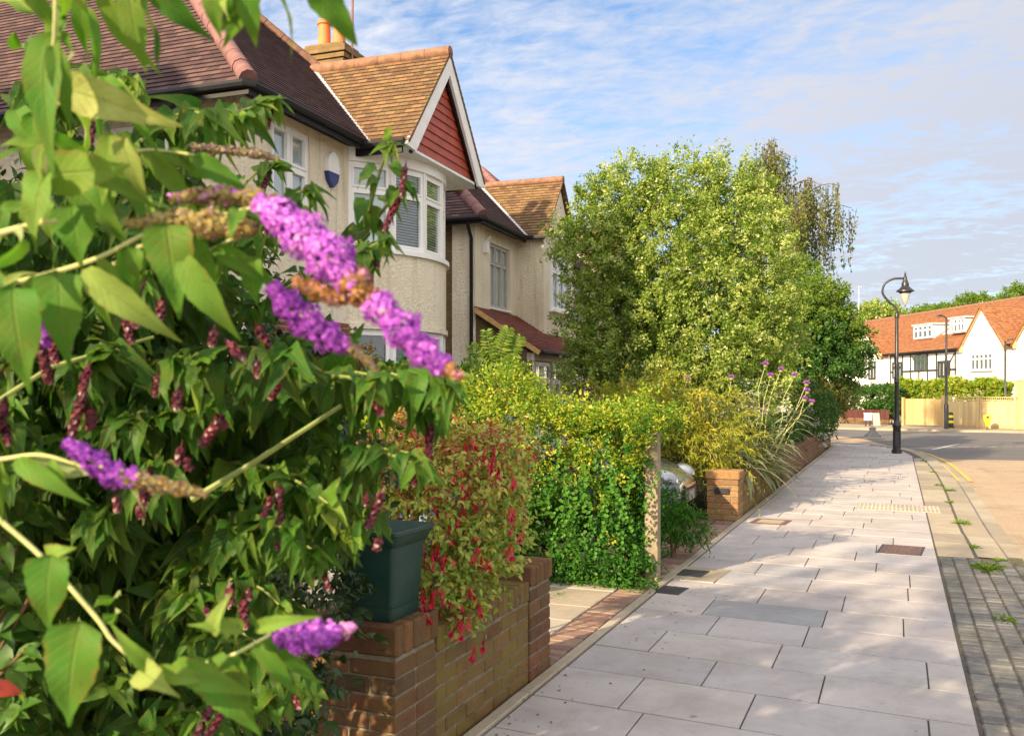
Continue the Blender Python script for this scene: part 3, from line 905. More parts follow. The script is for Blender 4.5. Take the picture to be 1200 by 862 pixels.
# soffit and gutters
m = MB()
m.box((-16, sA+.02, EV-.05), (nA-.02, S0+.0, EV-.015)); m.box((N1+.0, S0, EV-.05), (nA-.02, S1, EV-.015))
h1.part('soffit', m, M_BLACK)
gutter(h1, [(-18, sA-.03, ez-.05), (nA-.03, sA-.03, ez-.05), (nA+.03, sA+.04, ez-.05), (nA+.03, SC-1.62, ez-.05)])
m = MB(); m.box((-16, sA-.002, ez-.17), (nA-.02, sA+.02, ez-.03)); m.box((nA-.02, sA-.002, ez-.17), (nA, SC-1.6, ez-.03)); h1.part('fascia', m, M_BLACK)
m = MB(); m.tube([(-7.72, sA, ez-.08), (-7.72, sA+.02, ez-.2), (-7.72, S0-.09, ez-.42), (-7.72, S0-.07, ez-.5), (-7.72, S0-.07, 0)], .04, 8)
for z in (1.2, 2.6, 4.0): m.box((-7.77, S0-.12, z), (-7.67, S0-.005, z+.06))
h1.part('downpipe', m, M_BLACK, True)
# bay gable
GN, gs0, gs1, gz, ga = -6.0, 13.4-1.46, 13.4+1.46, 5.22, 6.98
gb = -8.45     # where its ridge meets the main slope
m = MB()
vb = N1+E-.0
m.courses([(vb-.05, gs0, gz), (GN+.06, gs0, gz), (GN+.06, 13.4, ga), (gb, 13.4, ga)][::1], .1, .014)
m.courses([(GN+.06, gs1, gz), (vb-.05, gs1, gz), (gb, 13.4, ga), (GN+.06, 13.4, ga)], .1, .014)
gr = h1.part('gable_roof', m, M_TILE_GOLD)
m = MB(); ridge_run(m, (gb, 13.4, ga), (GN+.06, 13.4, ga), .1, .4, .0); h1.part('ridge_tiles', m, M_RIDGE, True, gr)
m = MB(); a = Vector((vb, gs0, gz+.03)); b = Vector((gb, 13.4, ga+.03)); m.beam(a, b, .13, .03, (.4,-.4,.8)); h1.part('valley_lead', m, M_LEAD)
m = MB(); m.courses([(GN-.09, gs0+.06, gz), (GN-.09, gs1-.06, gz), (GN-.09, 13.4, ga-.07)], .135, .022); h1.part('weatherboards', m, M_REDBOARD)
m = MB()
for s in (gs0, gs1):
    e = Vector((GN, s, gz-.04)); t = Vector((GN, 13.4, ga-.055)); d = (t-e).normalized(); perp = Vector((0, -d.z, d.y)) * (1 if s == gs0 else -1)
    w_ = .2
    m.prism([e + Vector((0, -.06 if s == gs0 else .06, -.02)), e - perp*w_*1.15 + d*.12, t - Z*.31, t], (.045, 0, 0))
h1.part('bargeboard', m, M_WHITEBOARD)
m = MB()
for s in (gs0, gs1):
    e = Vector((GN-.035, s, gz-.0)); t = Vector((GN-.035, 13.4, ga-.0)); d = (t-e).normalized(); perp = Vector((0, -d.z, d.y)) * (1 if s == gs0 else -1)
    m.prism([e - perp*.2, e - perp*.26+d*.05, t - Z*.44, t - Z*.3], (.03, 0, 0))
h1.part('barge_shadow_strip', m, M_BLACK)  # black strip stands in for the bargeboard's shadow on the boards
m = MB(); m.box((N1, gs0+.03, gz-.075), (GN-.02, gs1-.03, gz-.035)); h1.part('gable_soffit', m, M_WHITEBOARD)
m = MB(); m.box((N1+.01, gs0-.02, gz-.16), (GN-.05, gs0+.028, gz-.005)); h1.part('gable_fascia', m, M_BLACK)
gutter(h1, [(N1+.2, gs0-.06, gz-.02), (GN+.01, gs0-.06, gz-.02)])
# chimney and aerial mast
m = MB(); cn, cs = -9.5, 15.75
m.box((cn-.42, cs-.3, 5), (cn+.42, cs+.3, 8.0)); m.box((cn-.46, cs-.34, 8.0), (cn+.46, cs+.34, 8.1)); m.box((cn-.5, cs-.38, 8.1), (cn+.5, cs+.38, 8.22)); m.box((cn-.42, cs-.3, 8.22), (cn+.42, cs+.3, 8.3))
ch = h1.part('chimney', m, M_CHIMNEY)
for dx in (-.16, .17):
    m = MB(); m.lathe((cn+dx, cs-.02, 8.3), [(.15, 0), (.15, .04), (.125, .06), (.115, .46), (.14, .48), (.14, .53), (.12, .54), (.12, .56), (.1, .56), (.1, .3)], 16); h1.part('chimney_pot', m, M_POT, True, ch)
m = MB(); m.tube([(cn+.5, cs-.1, 7.9), (cn+.52, cs-.1, 10.4)], .022, 6); m.box((cn+.42, cs-.13, 7.95), (cn+.52, cs-.07, 7.99)); h1.part('aerial_mast', m, simple('mast_metal', (.22, .09, .07), .5, .3, 8), parent=ch)
# alarm bell box
M_BELLW = simple('alarm_box_white', (.75, .75, .74), .4, .04, 6); M_BELLB = simple('alarm_box_blue', (.02, .03, .16), .4, .1, 6)
def half_disc(zc, w_, h_, top):
    a = [R(k*15) for k in range(13)]
    return [(N1+.002, 11.36+math.cos(t)*w_, zc+(math.sin(t)*h_ if top else -math.sin(t)*h_)) for t in a]
m = MB(); m.prism(half_disc(4.78, .15, .2, True)+[(N1+.002, 11.21, 4.7)]+[(N1+.002, 11.51, 4.7)], (.07, 0, 0)); al = h1.part('alarm_box', m, M_BELLW)
m = MB(); m.prism([(N1+.002, 11.21, 4.698), (N1+.002, 11.25, 4.58), (N1+.002, 11.36, 4.49), (N1+.002, 11.47, 4.58), (N1+.002, 11.51, 4.698)], (.069, 0, 0)); h1.part('alarm_light', m, M_BELLB, parent=al)

# ================= house two
def house_two(base_s, N2, label, name, full=True, gable=True):
    h = House(name, (N2-2.5, base_s+3), label)
    s0, s1 = base_s, base_s+6.2
    wl = MB()
    wall_holes(wl, (N2, s0), Y, 2.55, 0, EV, [(.85, 2.05, 3.5, 4.9)], .1, X)
    wl.poly([(N2-.53, s0, 0), (N2, s0, 0), (N2, s0, EV), (N2-.53, s0, EV)])
    g0, g1 = base_s+2.55, base_s+4.95; GF = N2+.66
    wl.poly([(N2, g0, 0), (GF, g0, 0), (GF, g0, EV), (N2, g0, EV)]); wl.poly([(GF, g0, 0), (GF, g1, 0), (GF, g1, EV), (GF, g0, EV)])
    wl.poly([(GF, g1, 0), (N2, g1, 0), (N2, g1, EV), (GF, g1, EV)])
    wl.poly([(N2, g1, 0), (N2, s1, 0), (N2, s1, EV), (N2, g1, EV)]); wl.poly([(N2, s1, 0), (N2-9, s1, 0), (N2-9, s1, EV), (N2, s1, EV)])
    gm = (g0+g1)/2
    wl.poly([(GF, g0-.0, EV), (GF, g1+.0, EV), (GF, gm, 6.75)])
    h.part('wall', wl, M_RENDER)
    m = MB(); m.box((N2-9, s0+.02, 0), (N2-.531, s0+.3, EV)); m.box((N2-.54, s0-.03, 0), (N2+.03, s0-.003, 2.2)); m.box((N2+.003, s0-.03, 0), (N2+.03, s0+.5, 2.2)); h.part('brick_wall', m, M_STOCK_BRICK)
    M_GREYFRAME = bpy.data.materials.get('grey_frame') or simple('grey_frame', (.42, .41, .38), .45, .08, 6)
    wd = window(h, (N2-.1, s0+.85, 3.5), Y, X, 1.2, 1.4, [1, 1, 1], [1, .42], M_GREYFRAME, 'white', .045, .05, True, .022)
    window(h, (GF, gm-.75, 3.6), Y, X, 1.5, 1.35, [1, 1, 1], [1, .42], None, 'dark', .05, .05)
    window(h, (GF, gm-.8, .9), Y, X, 1.6, 1.5, [1, 1, 1], [1, .42], None, 'dark', .05, .05)
    # hip roof
    a0, a1 = s0-E, s1+.15; nn = N2+E; ap = nn-4.1; az = 9.0; md = (a0+a1)/2
    m = MB()
    m.courses([(nn, a0, ez), (nn, a1, ez), (ap, md, az)], .1, .014); m.courses([(N2-10, a0, ez), (nn, a0, ez), (ap, md, az), (N2-10, md, az)], .1, .014)
    m.courses([(nn, a1, ez), (N2-10, a1, ez), (N2-10, md, az), (ap, md, az)], .1, .014)
    rf = h.part('roof', m, M_TILE_DARK)
    m = MB(); ridge_run(m, (nn, a0, ez), (ap, md, az), .12, .36, 0); ridge_run(m, (nn, a1, ez), (ap, md, az), .12, .36, 0); ridge_run(m, (ap, md, az), (N2-10, md, az)); h.part('hip_tiles', m, M_HIPTILE, True, rf)
    m = MB(); gf = GF+.12; gz2, gaz = 5.24, 6.83; b0, b1 = g0-.16, g1+.16; gbk = nn - 4.1*(gaz-ez)/(az-ez)
    m.courses([(nn-.05, b0, gz2), (gf, b0, gz2), (gf, gm, gaz), (gbk, gm, gaz)], .1, .014); m.courses([(gf, b1, gz2), (nn-.05, b1, gz2), (gbk, gm, gaz), (gf, gm, gaz)], .1, .014)
    gr = h.part('gable_roof', m, M_TILE_GOLD)
    m = MB(); ridge_run(m, (gbk, gm, gaz), (gf, gm, gaz), .09, .4, 0); h.part('ridge_tiles', m, M_RIDGE, True, gr)
    m = MB(); m.beam((nn, b0, gz2+.03), (gbk, gm, gaz+.03), .11, .03, (.4,-.4,.8)); h.part('valley_lead', m, M_LEAD)
    gutter(h, [(N2-10, a0-.03, ez-.05), (nn-.03, a0-.03, ez-.05), (nn+.04, a0+.04, ez-.05), (nn+.04, b0-.05, ez-.05), (gf-.02, b0-.05, ez-.05)])
    m = MB(); m.box((N2-9, a0, ez-.16), (nn-.02, a0+.02, ez-.03)); m.box((nn-.02, a0, ez-.16), (nn, b0, ez-.03)); m.box((N2-9, a0+.02, EV-.04), (nn-.02, s0-.002, EV-.01)); m.box((N2+.003, s0, EV-.04), (nn-.02, b0, EV-.01)); h.part('fascia', m, M_BLACK)
    m = MB(); m.tube([(N2-.06, a0, ez-.08), (N2-.06, a0+.03, ez-.2), (N2-.06, s0-.08, ez-.42), (N2-.06, s0-.08, 0)], .04, 8); h.part('downpipe', m, M_BLACK, True)
    if full:
        # lean-to porch
        p0, p1, pn, pt_, pb = s0+.02, s0+4.7, N2+1.45, 3.42, 2.5
        m = MB(); m.courses([(pn, p0-.12, pb), (pn, p1, pb), (N2+.01, p1, pt_), (N2+.01, p0-.12, pt_)], .1, .014); h.part('porch_roof', m, M_TILE_RED)
        m = MB(); m.beam((N2+.02, p0-.13, pt_-.06), (pn, p0-.13, pb-.06), .03, .1); h.part('porch_verge', m, simple('verge_timber', (.45, .27, .1), .7, .2, 9))
        gutter(h, [(pn+.03, p0-.1, pb-.04), (pn+.03, p1, pb-.04)], .045)
        m = MB()
        for s_ in (p0+.1, p0+1.3, p0+2.5, p0+3.7): m.box((pn-.3, s_-.06, 0), (pn-.18, s_+.06, 2.42))
        m.box((pn-.32, p0, 2.3), (pn-.16, p1, 2.45)); m.box((pn-.3, p0+.16, 0), (pn-.2, p1, .9)); h.part('porch_frame', m, M_RENDER)
        for s_ in (p0+.17, p0+1.37, p0+2.57): window(h, (pn-.26, s_, .92), Y, X, 1.06, 1.36, [1, 1], [1, .4], None, 'dark', .05, .05, False)
        m = MB(); m.box((N2+.003, p0, 0), (pn-.22, p0+.12, 2.3)); m.prism([(N2+.003, p0, 2.302), (pn-.22, p0, 2.302), (pn-.22, p0, 2.45), (N2+.003, p0, 3.3)], (0, .12, 0)); h.part('porch_side', m, M_STOCK_BRICK)
        m = MB(); m.box((N2+.002, s0+.42, 4.62), (N2+.1, s0+.52, 4.85)); m.tube([(N2+.05, s0+.47, 4.85), (N2+.16, s0+.47, 4.95)], .02, 6); h.part('outside_lamp', m, M_WHITE)
    return h
h2 = house_two(17.95, -7.4, 'cream house with hip roof and red tiled porch behind the hedge', 'hipped_house')
h0 = house_two(-.5, -7.35, 'unseen neighbouring house beyond the left edge, added for its shade on the near roof', 'neighbour_house', False)  # out of view, added to shade the lower roof of house one
h3 = house_two(25.4, -7.7, 'orange roofed house mostly hidden behind the large pale tree', 'neighbour_house', False)

# ================= far row across the junction
FR = R(29.3)
FT0 = at(1147, 462, 57); FT0.z = 0
ftr = lambda o: FT0 + Matrix.Rotation(FR, 3, 'Z') @ Vector((o.x, o.y, 0))
M_FARWHITE = simple('white_render', (.70, .68, .63), .9, .05, 2)
M_FARTIMBER = simple('black_timber', (.03, .03, .032), .7, .3, 4)
M_GREENFRAME = simple('dark_green_frame', (.05, .07, .06), .6, .2, 4)
M_FARORANGE = M_TILE_ORANGE
def far_roof(h, t0, t1, apx0=None, apx1=None, name='roof'):
    m = MB(); e, r_, dp = 4.52, 7.8, 4.6
    a1 = t1 if apx1 is None else apx1; a0 = t0 if apx0 is None else apx0
    m.courses([(-.35, t1, e), (-.35, t0, e), (dp, a0, r_), (dp, a1, r_)], .16, .02)
    m.courses([(2*dp+.35, t0, e), (2*dp+.35, t1, e), (dp, a1, r_), (dp, a0, r_)], .16, .02)
    rf = h.part(name, m, M_FARORANGE)
    m = MB(); ridge_run(m, (dp, a0, r_), (dp, a1, r_), .14, .45, 0); h.part('ridge_tiles', m, M_RIDGE, True, rf)
    gutter(h, [(-.42, t0, e-.06), (-.42, t1-.02, e-.06)], .06)
    return rf
def far_gable(h, c, hw, apex, ev=4.45, out=.5):
    m = MB(); m.prism([(-out, c-hw, 0), (-out, c-hw, ev), (-out, c, apex), (-out, c+hw, ev), (-out, c+hw, 0)], (1.5, 0, 0)); h.part('gable_wall', m, M_FARWHITE)
    m = MB(); bk = 3.5
    m.courses([(-out-.2, c+hw+.22, ev-.12), (-.1, c+hw+.22, ev-.12), (bk, c, apex+.1), (-out-.2, c, apex+.1)][::-1], .16, .02)
    m.courses([(-.1, c-hw-.22, ev-.12), (-out-.2, c-hw-.22, ev-.12), (-out-.2, c, apex+.1), (bk, c, apex+.1)][::-1], .16, .02)
    h.part('gable_roof', m, M_FARORANGE)
    if c < 5: m = MB(); m.beam((-.2, c-hw-.2, ev-.05), (bk-.05, c-.02, apex+.16), .16, .03, (-.6,-.3,.7)); h.part('valley_lead', m, M_LEAD)
    m = MB()
    for s in (-1, 1):
        e = Vector((-out-.06, c+s*(hw+.2), ev-.12)); t = Vector((-out-.06, c, apex+.06)); m.beam(e, t, .05, .1, (1,0,0))
        m.box((-out-.09, c+s*hw-.14, ev-.25), (-out-.012, c+s*hw+.14, ev+.12))
    h.part('verge', m, simple('cream_verge', (.55, .40, .2), .8, .2, 5))
nx = -X
fh = House('timber_framed_house', (2, 6), 'black and white timber framed house with orange roof and dormers', 'house', FR, ftr)
m = MB(); m.box((0, 2.25, 0), (9, 10.4, 4.5)); fh.part('wall', m, M_FARWHITE)
far_roof(fh, 2.25, 10.4)
m = MB()
for t in (2.4, 3.45, 4.5, 5.55, 6.6, 7.65, 8.7, 9.75, 10.3): m.box((-.05, t-.05, 2.35), (.02, t+.05, 4.4))
for z in (2.3, 3.15, 4.3): m.box((-.055, 2.3, z), (.02, 10.35, z+.12))
for a, b in (((7.4, 4.2), (6.65, 3.3)), ((3.3, 3.3), (2.5, 4.2))): m.beam((-.03, a[0], a[1]), (-.03, b[0], b[1]), .05, .09, (1,0,0))
fh.part('timber_frame', m, M_FARTIMBER)
m = MB(); m.box((-.8, 2.3, 2.0), (.02, 10.35, 2.2)); fh.part('jetty', m, M_FARTIMBER)
window(fh, (-.06, 9.9, 2.75), -Y, nx, 1.25, 1.15, [1, 1, 1], [1, .5], M_FARTIMBER, 'white', .07, .08, False, .03)
window(fh, (-.06, 7.05, 3.2), -Y, nx, 1.5, 1.05, [1, 1, 1], [1, .5], M_GREENFRAME, 'dark', .09, .08, False, .03)
window(fh, (-.06, 4.2, 2.7), -Y, nx, 1.3, 1.1, [1, 1, 1], [1], M_FARTIMBER, 'white', .1, .08, False, .04)
def dormer(h, c, z, wd, hgt, x0):
    m = MB(); m.box((x0, c-wd/2, z), (x0+2.4, c+wd/2, z+hgt)); d = h.part('dormer', m, M_LEAD)
    m = MB(); m.box((x0-.15, c-wd/2-.12, z+hgt+.003), (x0+2.5, c+wd/2+.12, z+hgt+.1)); h.part('dormer_roof', m, M_LEAD, parent=d)
    window(h, (x0-.002, c+wd/2, z+.06), -Y, nx, wd, hgt-.08, [1]*4, [1, .6], M_WHITEBOARD, 'dark', .06, .07, False, .03)
dormer(fh, 7.6, 5.45, 2.3, .95, .9)
dormer(fh, 2.9+.65, 5.6, 1.6, .95, .9)
m = MB(); m.obox((1.6, 5.4, 5.85), (Y, Vector((4.95, 0, 3.28)).normalized(), Vector((-3.28, 0, 4.95)).normalized()), (.55, .4, .05)); fh.part('skylight', m, M_LEAD)

gh = House('white_gabled_house', (2, -2), 'bright white house with pointed gables beside the timber framed house', 'house', FR, ftr)
m = MB(); m.box((0.02, -16, 0), (9, 2.23, 4.5)); gh.part('wall', m, M_FARWHITE)
far_roof(gh, -16, 2.24)
far_gable(gh, -1.1, 2.05, 6.75); far_gable(gh, -6.9, 2.6, 7.3, out=.6)
window(gh, (-.502, -.05, 3.05), -Y, nx, 2.1, 1.0, [1]*5, [1, .45], M_LEAD, 'dark', .06, .06, True, .03)
window(gh, (-.602, -5.9, 3.05), -Y, nx, 2.0, 1.0, [1]*4, [1, .45], M_LEAD, 'dark', .06, .06, True, .03)
m = MB(); m.box((-.53, -1.16, 5.2), (-.501, -1.04, 5.5)); m.box((-.53, -1.27, 5.3), (-.501, -.93, 5.4)); gh.part('gable_vent', m, M_LEAD)
def aerial(h, x, t, z0, z1, along=1.0):
    m = MB(); m.tube([(x, t, z0), (x, t, z1)], .035, 6); m.tube([(x-.1, t-along*.6, z1-.12), (x+.1, t+along*.6, z1-.1)], .02, 5)
    for k in range(6): m.tube([(x-.05, t-along*.5+k*.2*along, z1-.11+.0), (x+.25, t-along*.5+k*.2*along, z1-.1)], .012, 4)
    h.part('tv_aerial', m, simple('aerial_grey', (.5, .5, .52), .5, .1, 4))
aerial(gh, 4.6, -1.6, 7.6, 9.7)
lh = House('far_corner_house', (2, 13), 'white gabled house at the far corner beyond the dark green tree', 'house', FR, ftr)
m = MB(); m.box((0.01, 10.43, 0), (9, 30, 4.5)); lh.part('wall', m, M_FARWHITE)
far_roof(lh, 10.42, 30)
far_gable(lh, 13.2, 2.4, 6.5)
window(lh, (-.502, 12.5, 2.7), -Y, nx, 1.0, 1.35, [1, 1], [1, .5], M_FARTIMBER, 'white', .09, .08, False, .03)
m = MB(); m.box((-.75, 10.6, 1.6), (-.505, 15.6, 2.05)); lh.part('ground_floor_band', m, M_FARTIMBER)
m = MB(); m.box((4.1, 23.3, 6.0), (4.9, 24.3, 8.2)); ch = lh.part('chimney', m, M_RED_BRICK)
aerial(lh, 4.3, 23.4, 7, 11.0); aerial(lh, 4.5, 26.8, 7, 11.2)
# ------------------------------------------------------------------ garden walls, laid brick by brick
def lay(blocks):
    """blocks: (x0,x1,y0,y1,z0,courses,headers) -> brick centres and half sizes"""
    C, Hh = [], []
    for x0, x1, y0, y1, z0, n, face in blocks:
        for k in range(n):
            z = z0 + .075*k + .0325 + .01
            xs = [x0]; 
            run_y = (k % 2 == 0) if abs((y1-y0)-(x1-x0)) < .06 else (y1-y0) >= (x1-x0)
            a0, a1 = (y0, y1) if run_y else (x0, x1)
            b0, b1 = (x0, x1) if run_y else (y0, y1)
            rows = 2 if b1-b0 > .28 else 1
            for r in range(rows):
                c0 = b0 + (b1-b0)*r/rows; c1 = b0 + (b1-b0)*(r+1)/rows
                a = a0; L = (.215 if (k+r) % 2 == 0 else .1025)
                while a < a1 - .02:
                    e = min(a + L, a1)
                    if a1 - e < .06: e = a1
                    A, Bc = (a+e)/2, (c0+c1)/2; ha, hb = (e-a)/2-.005, (c1-c0)/2-.005
                    jz = random.gauss(0, .0015); jb = random.gauss(0, .0015)
                    C.append((Bc+jb, A, z+jz) if run_y else (A, Bc+jb, z+jz)); Hh.append((hb, ha, .0325) if run_y else (ha, hb, .0325))
                    a = e if e == a1 else e + .0; L = .215
    return C, Hh

def caps(x0, x1, y0, y1, z, h=.105):
    C, Hh = [], []; n = max(1, round((y1-y0)/.075)); p = (y1-y0)/n
    for i in range(n):
        C.append(((x0+x1)/2+random.gauss(0, .002), y0+p*(i+.5), z+h/2+random.gauss(0, .002))); Hh.append(((x1-x0)/2, p/2-.004, h/2))
    return C, Hh

def brick_part(name, data, mat, root, r=.006):
    C = np.concatenate([np.array(d[0]) for d in data]); Hh = np.concatenate([np.array(d[1]) for d in data])
    return link(name, cham_mesh(name, C, Hh, r, jit=.006, off=tuple(root.location)), mat, root)

wa = thing('garden_wall', (-2.0, 4.2, 0), 'low mossy brick garden wall with end pillars under the green planter', 'wall')
W0, W1 = -2.235, -1.885
brick_part('pillar', [lay([(W0-.1, W1, 3.32, 3.69, -.02, 7, 0)])], M_BRICK_NEAR, wa)
brick_part('pillar_cap', [caps(W0-.106, W1+.006, 3.315, 3.695, .525, .125)], M_BRICK_NEAR, wa, .009)
brick_part('panel', [lay([(W0+.09, W1-.01, 3.70, 4.83, -.02, 6, 0)])], M_BRICK_ALGAE, wa)
brick_part('coping', [caps(W0+.085, W1-.006, 3.70, 4.83, .45, .11)], M_BRICK_ALGAE, wa, .008)
brick_part('pillar', [lay([(W0, W1, 4.83, 5.16, -.02, 7, 0)])], M_BRICK_NEAR, wa)
brick_part('pillar_cap', [caps(W0-.006, W1+.006, 4.825, 5.165, .525, .11)], M_BRICK_NEAR, wa, .009)
m = MB()
m.box((W0-.088, 3.333, -.02), (W1-.012, 3.679, .53)); m.box((W0+.103, 3.684, -.02), (W1-.023, 4.836, .455)); m.box((W0+.012, 4.843, -.02), (W1-.012, 5.147, .53))
m.build('mortar', M_MORTAR, wa, org=wa.location)

def low_wall(y0, y1, n, label, mat, pill=None, name='garden_wall', x=-1.9):
    w_ = thing(name, (x, (y0+y1)/2, 0), label, 'wall')
    brick_part('panel', [lay([(x-.22, x, y0, y1, -.02, n, 0)])], mat, w_)
    brick_part('coping', [caps(x-.226, x+.004, y0, y1, .075*n-.01, .1)], mat, w_, .008)
    m = MB(); m.box((x-.207, y0+.012, -.02), (x-.013, y1-.012, .075*n)); m.build('mortar', M_MORTAR, w_, org=w_.location)
    return w_
gp = thing('gate_pillar', (-2.0, 12.2, 0), 'sunlit square brick gate pillar with small dark letter plate', 'pillar')
brick_part('shaft', [lay([(-2.27, -1.86, 12.0, 12.41, -.02, 7, 0)])], M_STONE_PILLAR, gp)
brick_part('cap', [caps(-2.28, -1.85, 11.99, 12.42, .515, .11)], M_STONE_PILLAR, gp, .012)
m = MB(); m.box((-2.256, 12.014, -.02), (-1.874, 12.396, .52)); m.build('mortar', M_MORTAR, gp, org=gp.location)
m = MB(); m.box((-2.16, 11.975, .335), (-1.98, 11.998, .405)); m.build('name_plate', M_METALBLACK, gp, org=gp.location)
low_wall(12.43, 15.7, 6, 'low weathered brick wall running back from the gate pillar', M_BRICK_ALGAE)
low_wall(17.1, 18.0, 8, 'short broken end of brick wall with pale mortar beside overhanging plants', M_BRICK_NEAR, x=-1.86)
low_wall(18.02, 30.6, 6, 'long low brick wall below clipped hedges toward the corner', M_BRICK_NEAR, x=-1.91)

# ------------------------------------------------------------------ planter
def rsq(hw, r, z, n=5):
    out = []
    for cx, cy, a0 in ((1,1,0),(-1,1,90),(-1,-1,180),(1,-1,270)):
        for k in range(n):
            a = R(a0 + 90*k/(n-1)); out.append((cx*(hw-r)+math.cos(a)*r, cy*(hw-r)+math.sin(a)*r, z))
    return out
mm = NM('green_plastic'); oc = mm.coord()
pc = mm.mix(mm.ramp(mm.noise(oc, 6, 6, .7), [(.5, 0), (.8, .3)]), (.008, .042, .034), (.05, .07, .05))
pc = mm.mix(mm.ramp(mm.noise(mm.coord('Object', (60, 60, 6)), 1, 4), [(.6, 0), (.75, .25)]), pc, (.08, .10, .07))
M_PLANTER = mm.end(mm.bsdf(pc, mm.ramp(mm.noise(oc, 9, 5), [(.3, .34), (.7, .62)]), 0, .45, mm.bump(mm.noise(oc, 40, 3), .1, .01)))
pl = thing('planter', (-2.06, 3.50, .652), 'dark green square plastic planter on the brick wall pillar', 'planter', 0)
m = MB()
m.loft([rsq(.118, .02, .001), rsq(.121, .022, .012), rsq(.126, .022, .055), rsq(.121, .022, .056), rsq(.124, .022, .066), rsq(.143, .024, .315), rsq(.134, .022, .316), rsq(.128, .02, .26)])
m.build('body', M_PLANTER, pl, True)
m = MB(); m.loft([rsq(.144, .024, .312), rsq(.152, .026, .318), rsq(.168, .028, .362), rsq(.178, .03, .366), rsq(.179, .03, .38), rsq(.172, .028, .384), rsq(.14, .024, .318)], caps=False)
m.build('rim', M_PLANTER, pl, True)
m = MB(); m.loft([rsq(.12, .02, .27), rsq(.139, .022, .316)]); m.build('compost', M_SOIL, pl)

# ------------------------------------------------------------------ gate post by the hedge
gpst = thing('gate_post', (-1.93, 7.8, 0), 'weathered square timber post at the end of the hedge', 'post')
m = MB(); m.prism([(-.055, -.055, -.02), (.055, -.055, -.02), (.055, .055, -.02), (-.055, .055, -.02)], (0, 0, 1.27)); m.build('shaft', M_TIMBER_POST, gpst)
m = MB(); m.prism([(-.062, -.062, 1.251), (.062, -.062, 1.251), (.062, .062, 1.251), (-.062, .062, 1.251)], (0, 0, .02)); m.build('cap', M_TIMBER_POST, gpst)

# ------------------------------------------------------------------ covers let into the pavement
M_IRON = simple('cast_iron', (.03, .03, .032), .5, .3, 30, bump=.5, bscale=120)
M_RUST = simple('rusty_iron', (.125, .07, .06), .75, .35, 20, bump=.5, bscale=100)
def cover(name, u, v, lx, ly, mat, label, frame=None, rot=-SH, ribs=True):
    d = EYE*FPX/(v-VH); p = at(u, v, d)
    t = thing(name, (p.x, p.y, 0), label, 'cover', math.atan(rot))
    m = MB(); m.box((-lx/2, -ly/2, -.01), (lx/2, ly/2, .0035))
    if ribs:
        k = 8
        for i in range(k): m.box((-lx/2+.02+(lx-.04)*i/k, -ly/2+.02, .0036), (-lx/2+.02+(lx-.04)*(i+.5)/k, ly/2-.02, .006))
    m.build('plate', mat, t)
    if frame:
        m = MB(); f = frame[0]
        for a in ((-lx/2-f, -ly/2-f, lx/2+f, -ly/2-.002), (-lx/2-f, ly/2+.002, lx/2+f, ly/2+f), (-lx/2-f, -ly/2-.001, -lx/2-.002, ly/2+.001), (lx/2+.002, -ly/2-.001, lx/2+f, ly/2+.001)): m.box((a[0], a[1], -.01), (a[2], a[3], .004))
        m.build('surround', frame[1], t)
cover('stopcock_cover', 785, 691, .23, .30, M_IRON, 'small black iron cover in the pavement nearest the wall')
cover('meter_cover', 811, 671.5, .25, .32, M_IRON, 'small black iron cover set into a pale square flag', (.15, M_KERB))
cover('inspection_cover', 903, 611, .3, .36, M_KERB, 'stone filled cover with a brown frame beside the gate pillar', (.07, M_RUST), ribs=False)
cover('manhole_cover', 1056, 644, .38, .55, M_RUST, 'reddish iron manhole cover in the sunlit pavement', (.02, M_IRON))

# ------------------------------------------------------------------ lamp posts
lpz = at(1051, 531, 25.3)
lp = thing('street_lamp', (lpz.x, lpz.y, 0), 'black swan necked street lamp with hanging lantern on the pavement', 'street lamp')
m = MB(); m.lathe((0,0,0), [(.13,-.02),(.13,.1),(.105,.12),(.1,.7),(.115,.72),(.115,.78),(.075,.84),(.06,1.0),(.055,1.9),(.062,1.92),(.062,1.96),(.05,1.98),(.043,3.75)], 16); m.build('column', M_METALBLACK, lp, True)
m = MB(); m.box((-.045, -.108, .2), (.045, -.1, .6)); m.build('access_door', M_METALBLACK, lp)
m = MB()
neck = smooth_path([(0,3.7),(-.02,3.95),(-.22,4.15),(-.36,4.38),(-.3,4.62),(-.1,4.74),(.12,4.75),(.2,4.74)], 6)
m.tube([(p.x, 0, p.y) for p in neck], .03, 10); m.lathe((0,0,3.68), [(.055,0),(.06,.04),(.04,.12)], 12); m.build('swan_neck', M_METALBLACK, lp, True)
m = MB(); m.lathe((.21,0,0), [(.012,4.92),(.03,4.86),(.02,4.82),(.045,4.78),(.045,4.72),(.07,4.66),(.095,4.6),(.095,4.53),(.13,4.49),(.225,4.41),(.23,4.385),(.17,4.37),(.14,4.34),(.125,4.34)], 20); m.build('lantern_hood', M_METALBLACK, lp, True)
gm_ = NM('lantern_glass'); gmat = gm_.end(gm_.bsdf((.5, .5, .46), .25, 0, .6, None, 0, .35))
m = MB(); m.lathe((.21,0,0), [(.12,4.338),(.115,4.26),(.085,4.14),(.045,4.05),(.01,4.01)], 18); m.build('lantern_glass', gmat, lp, True)
m = MB(); m.lathe((.21,0,0), [(.02,4.012),(.015,3.99),(.003,3.97)], 10); m.build('finial', M_METALBLACK, lp, True)

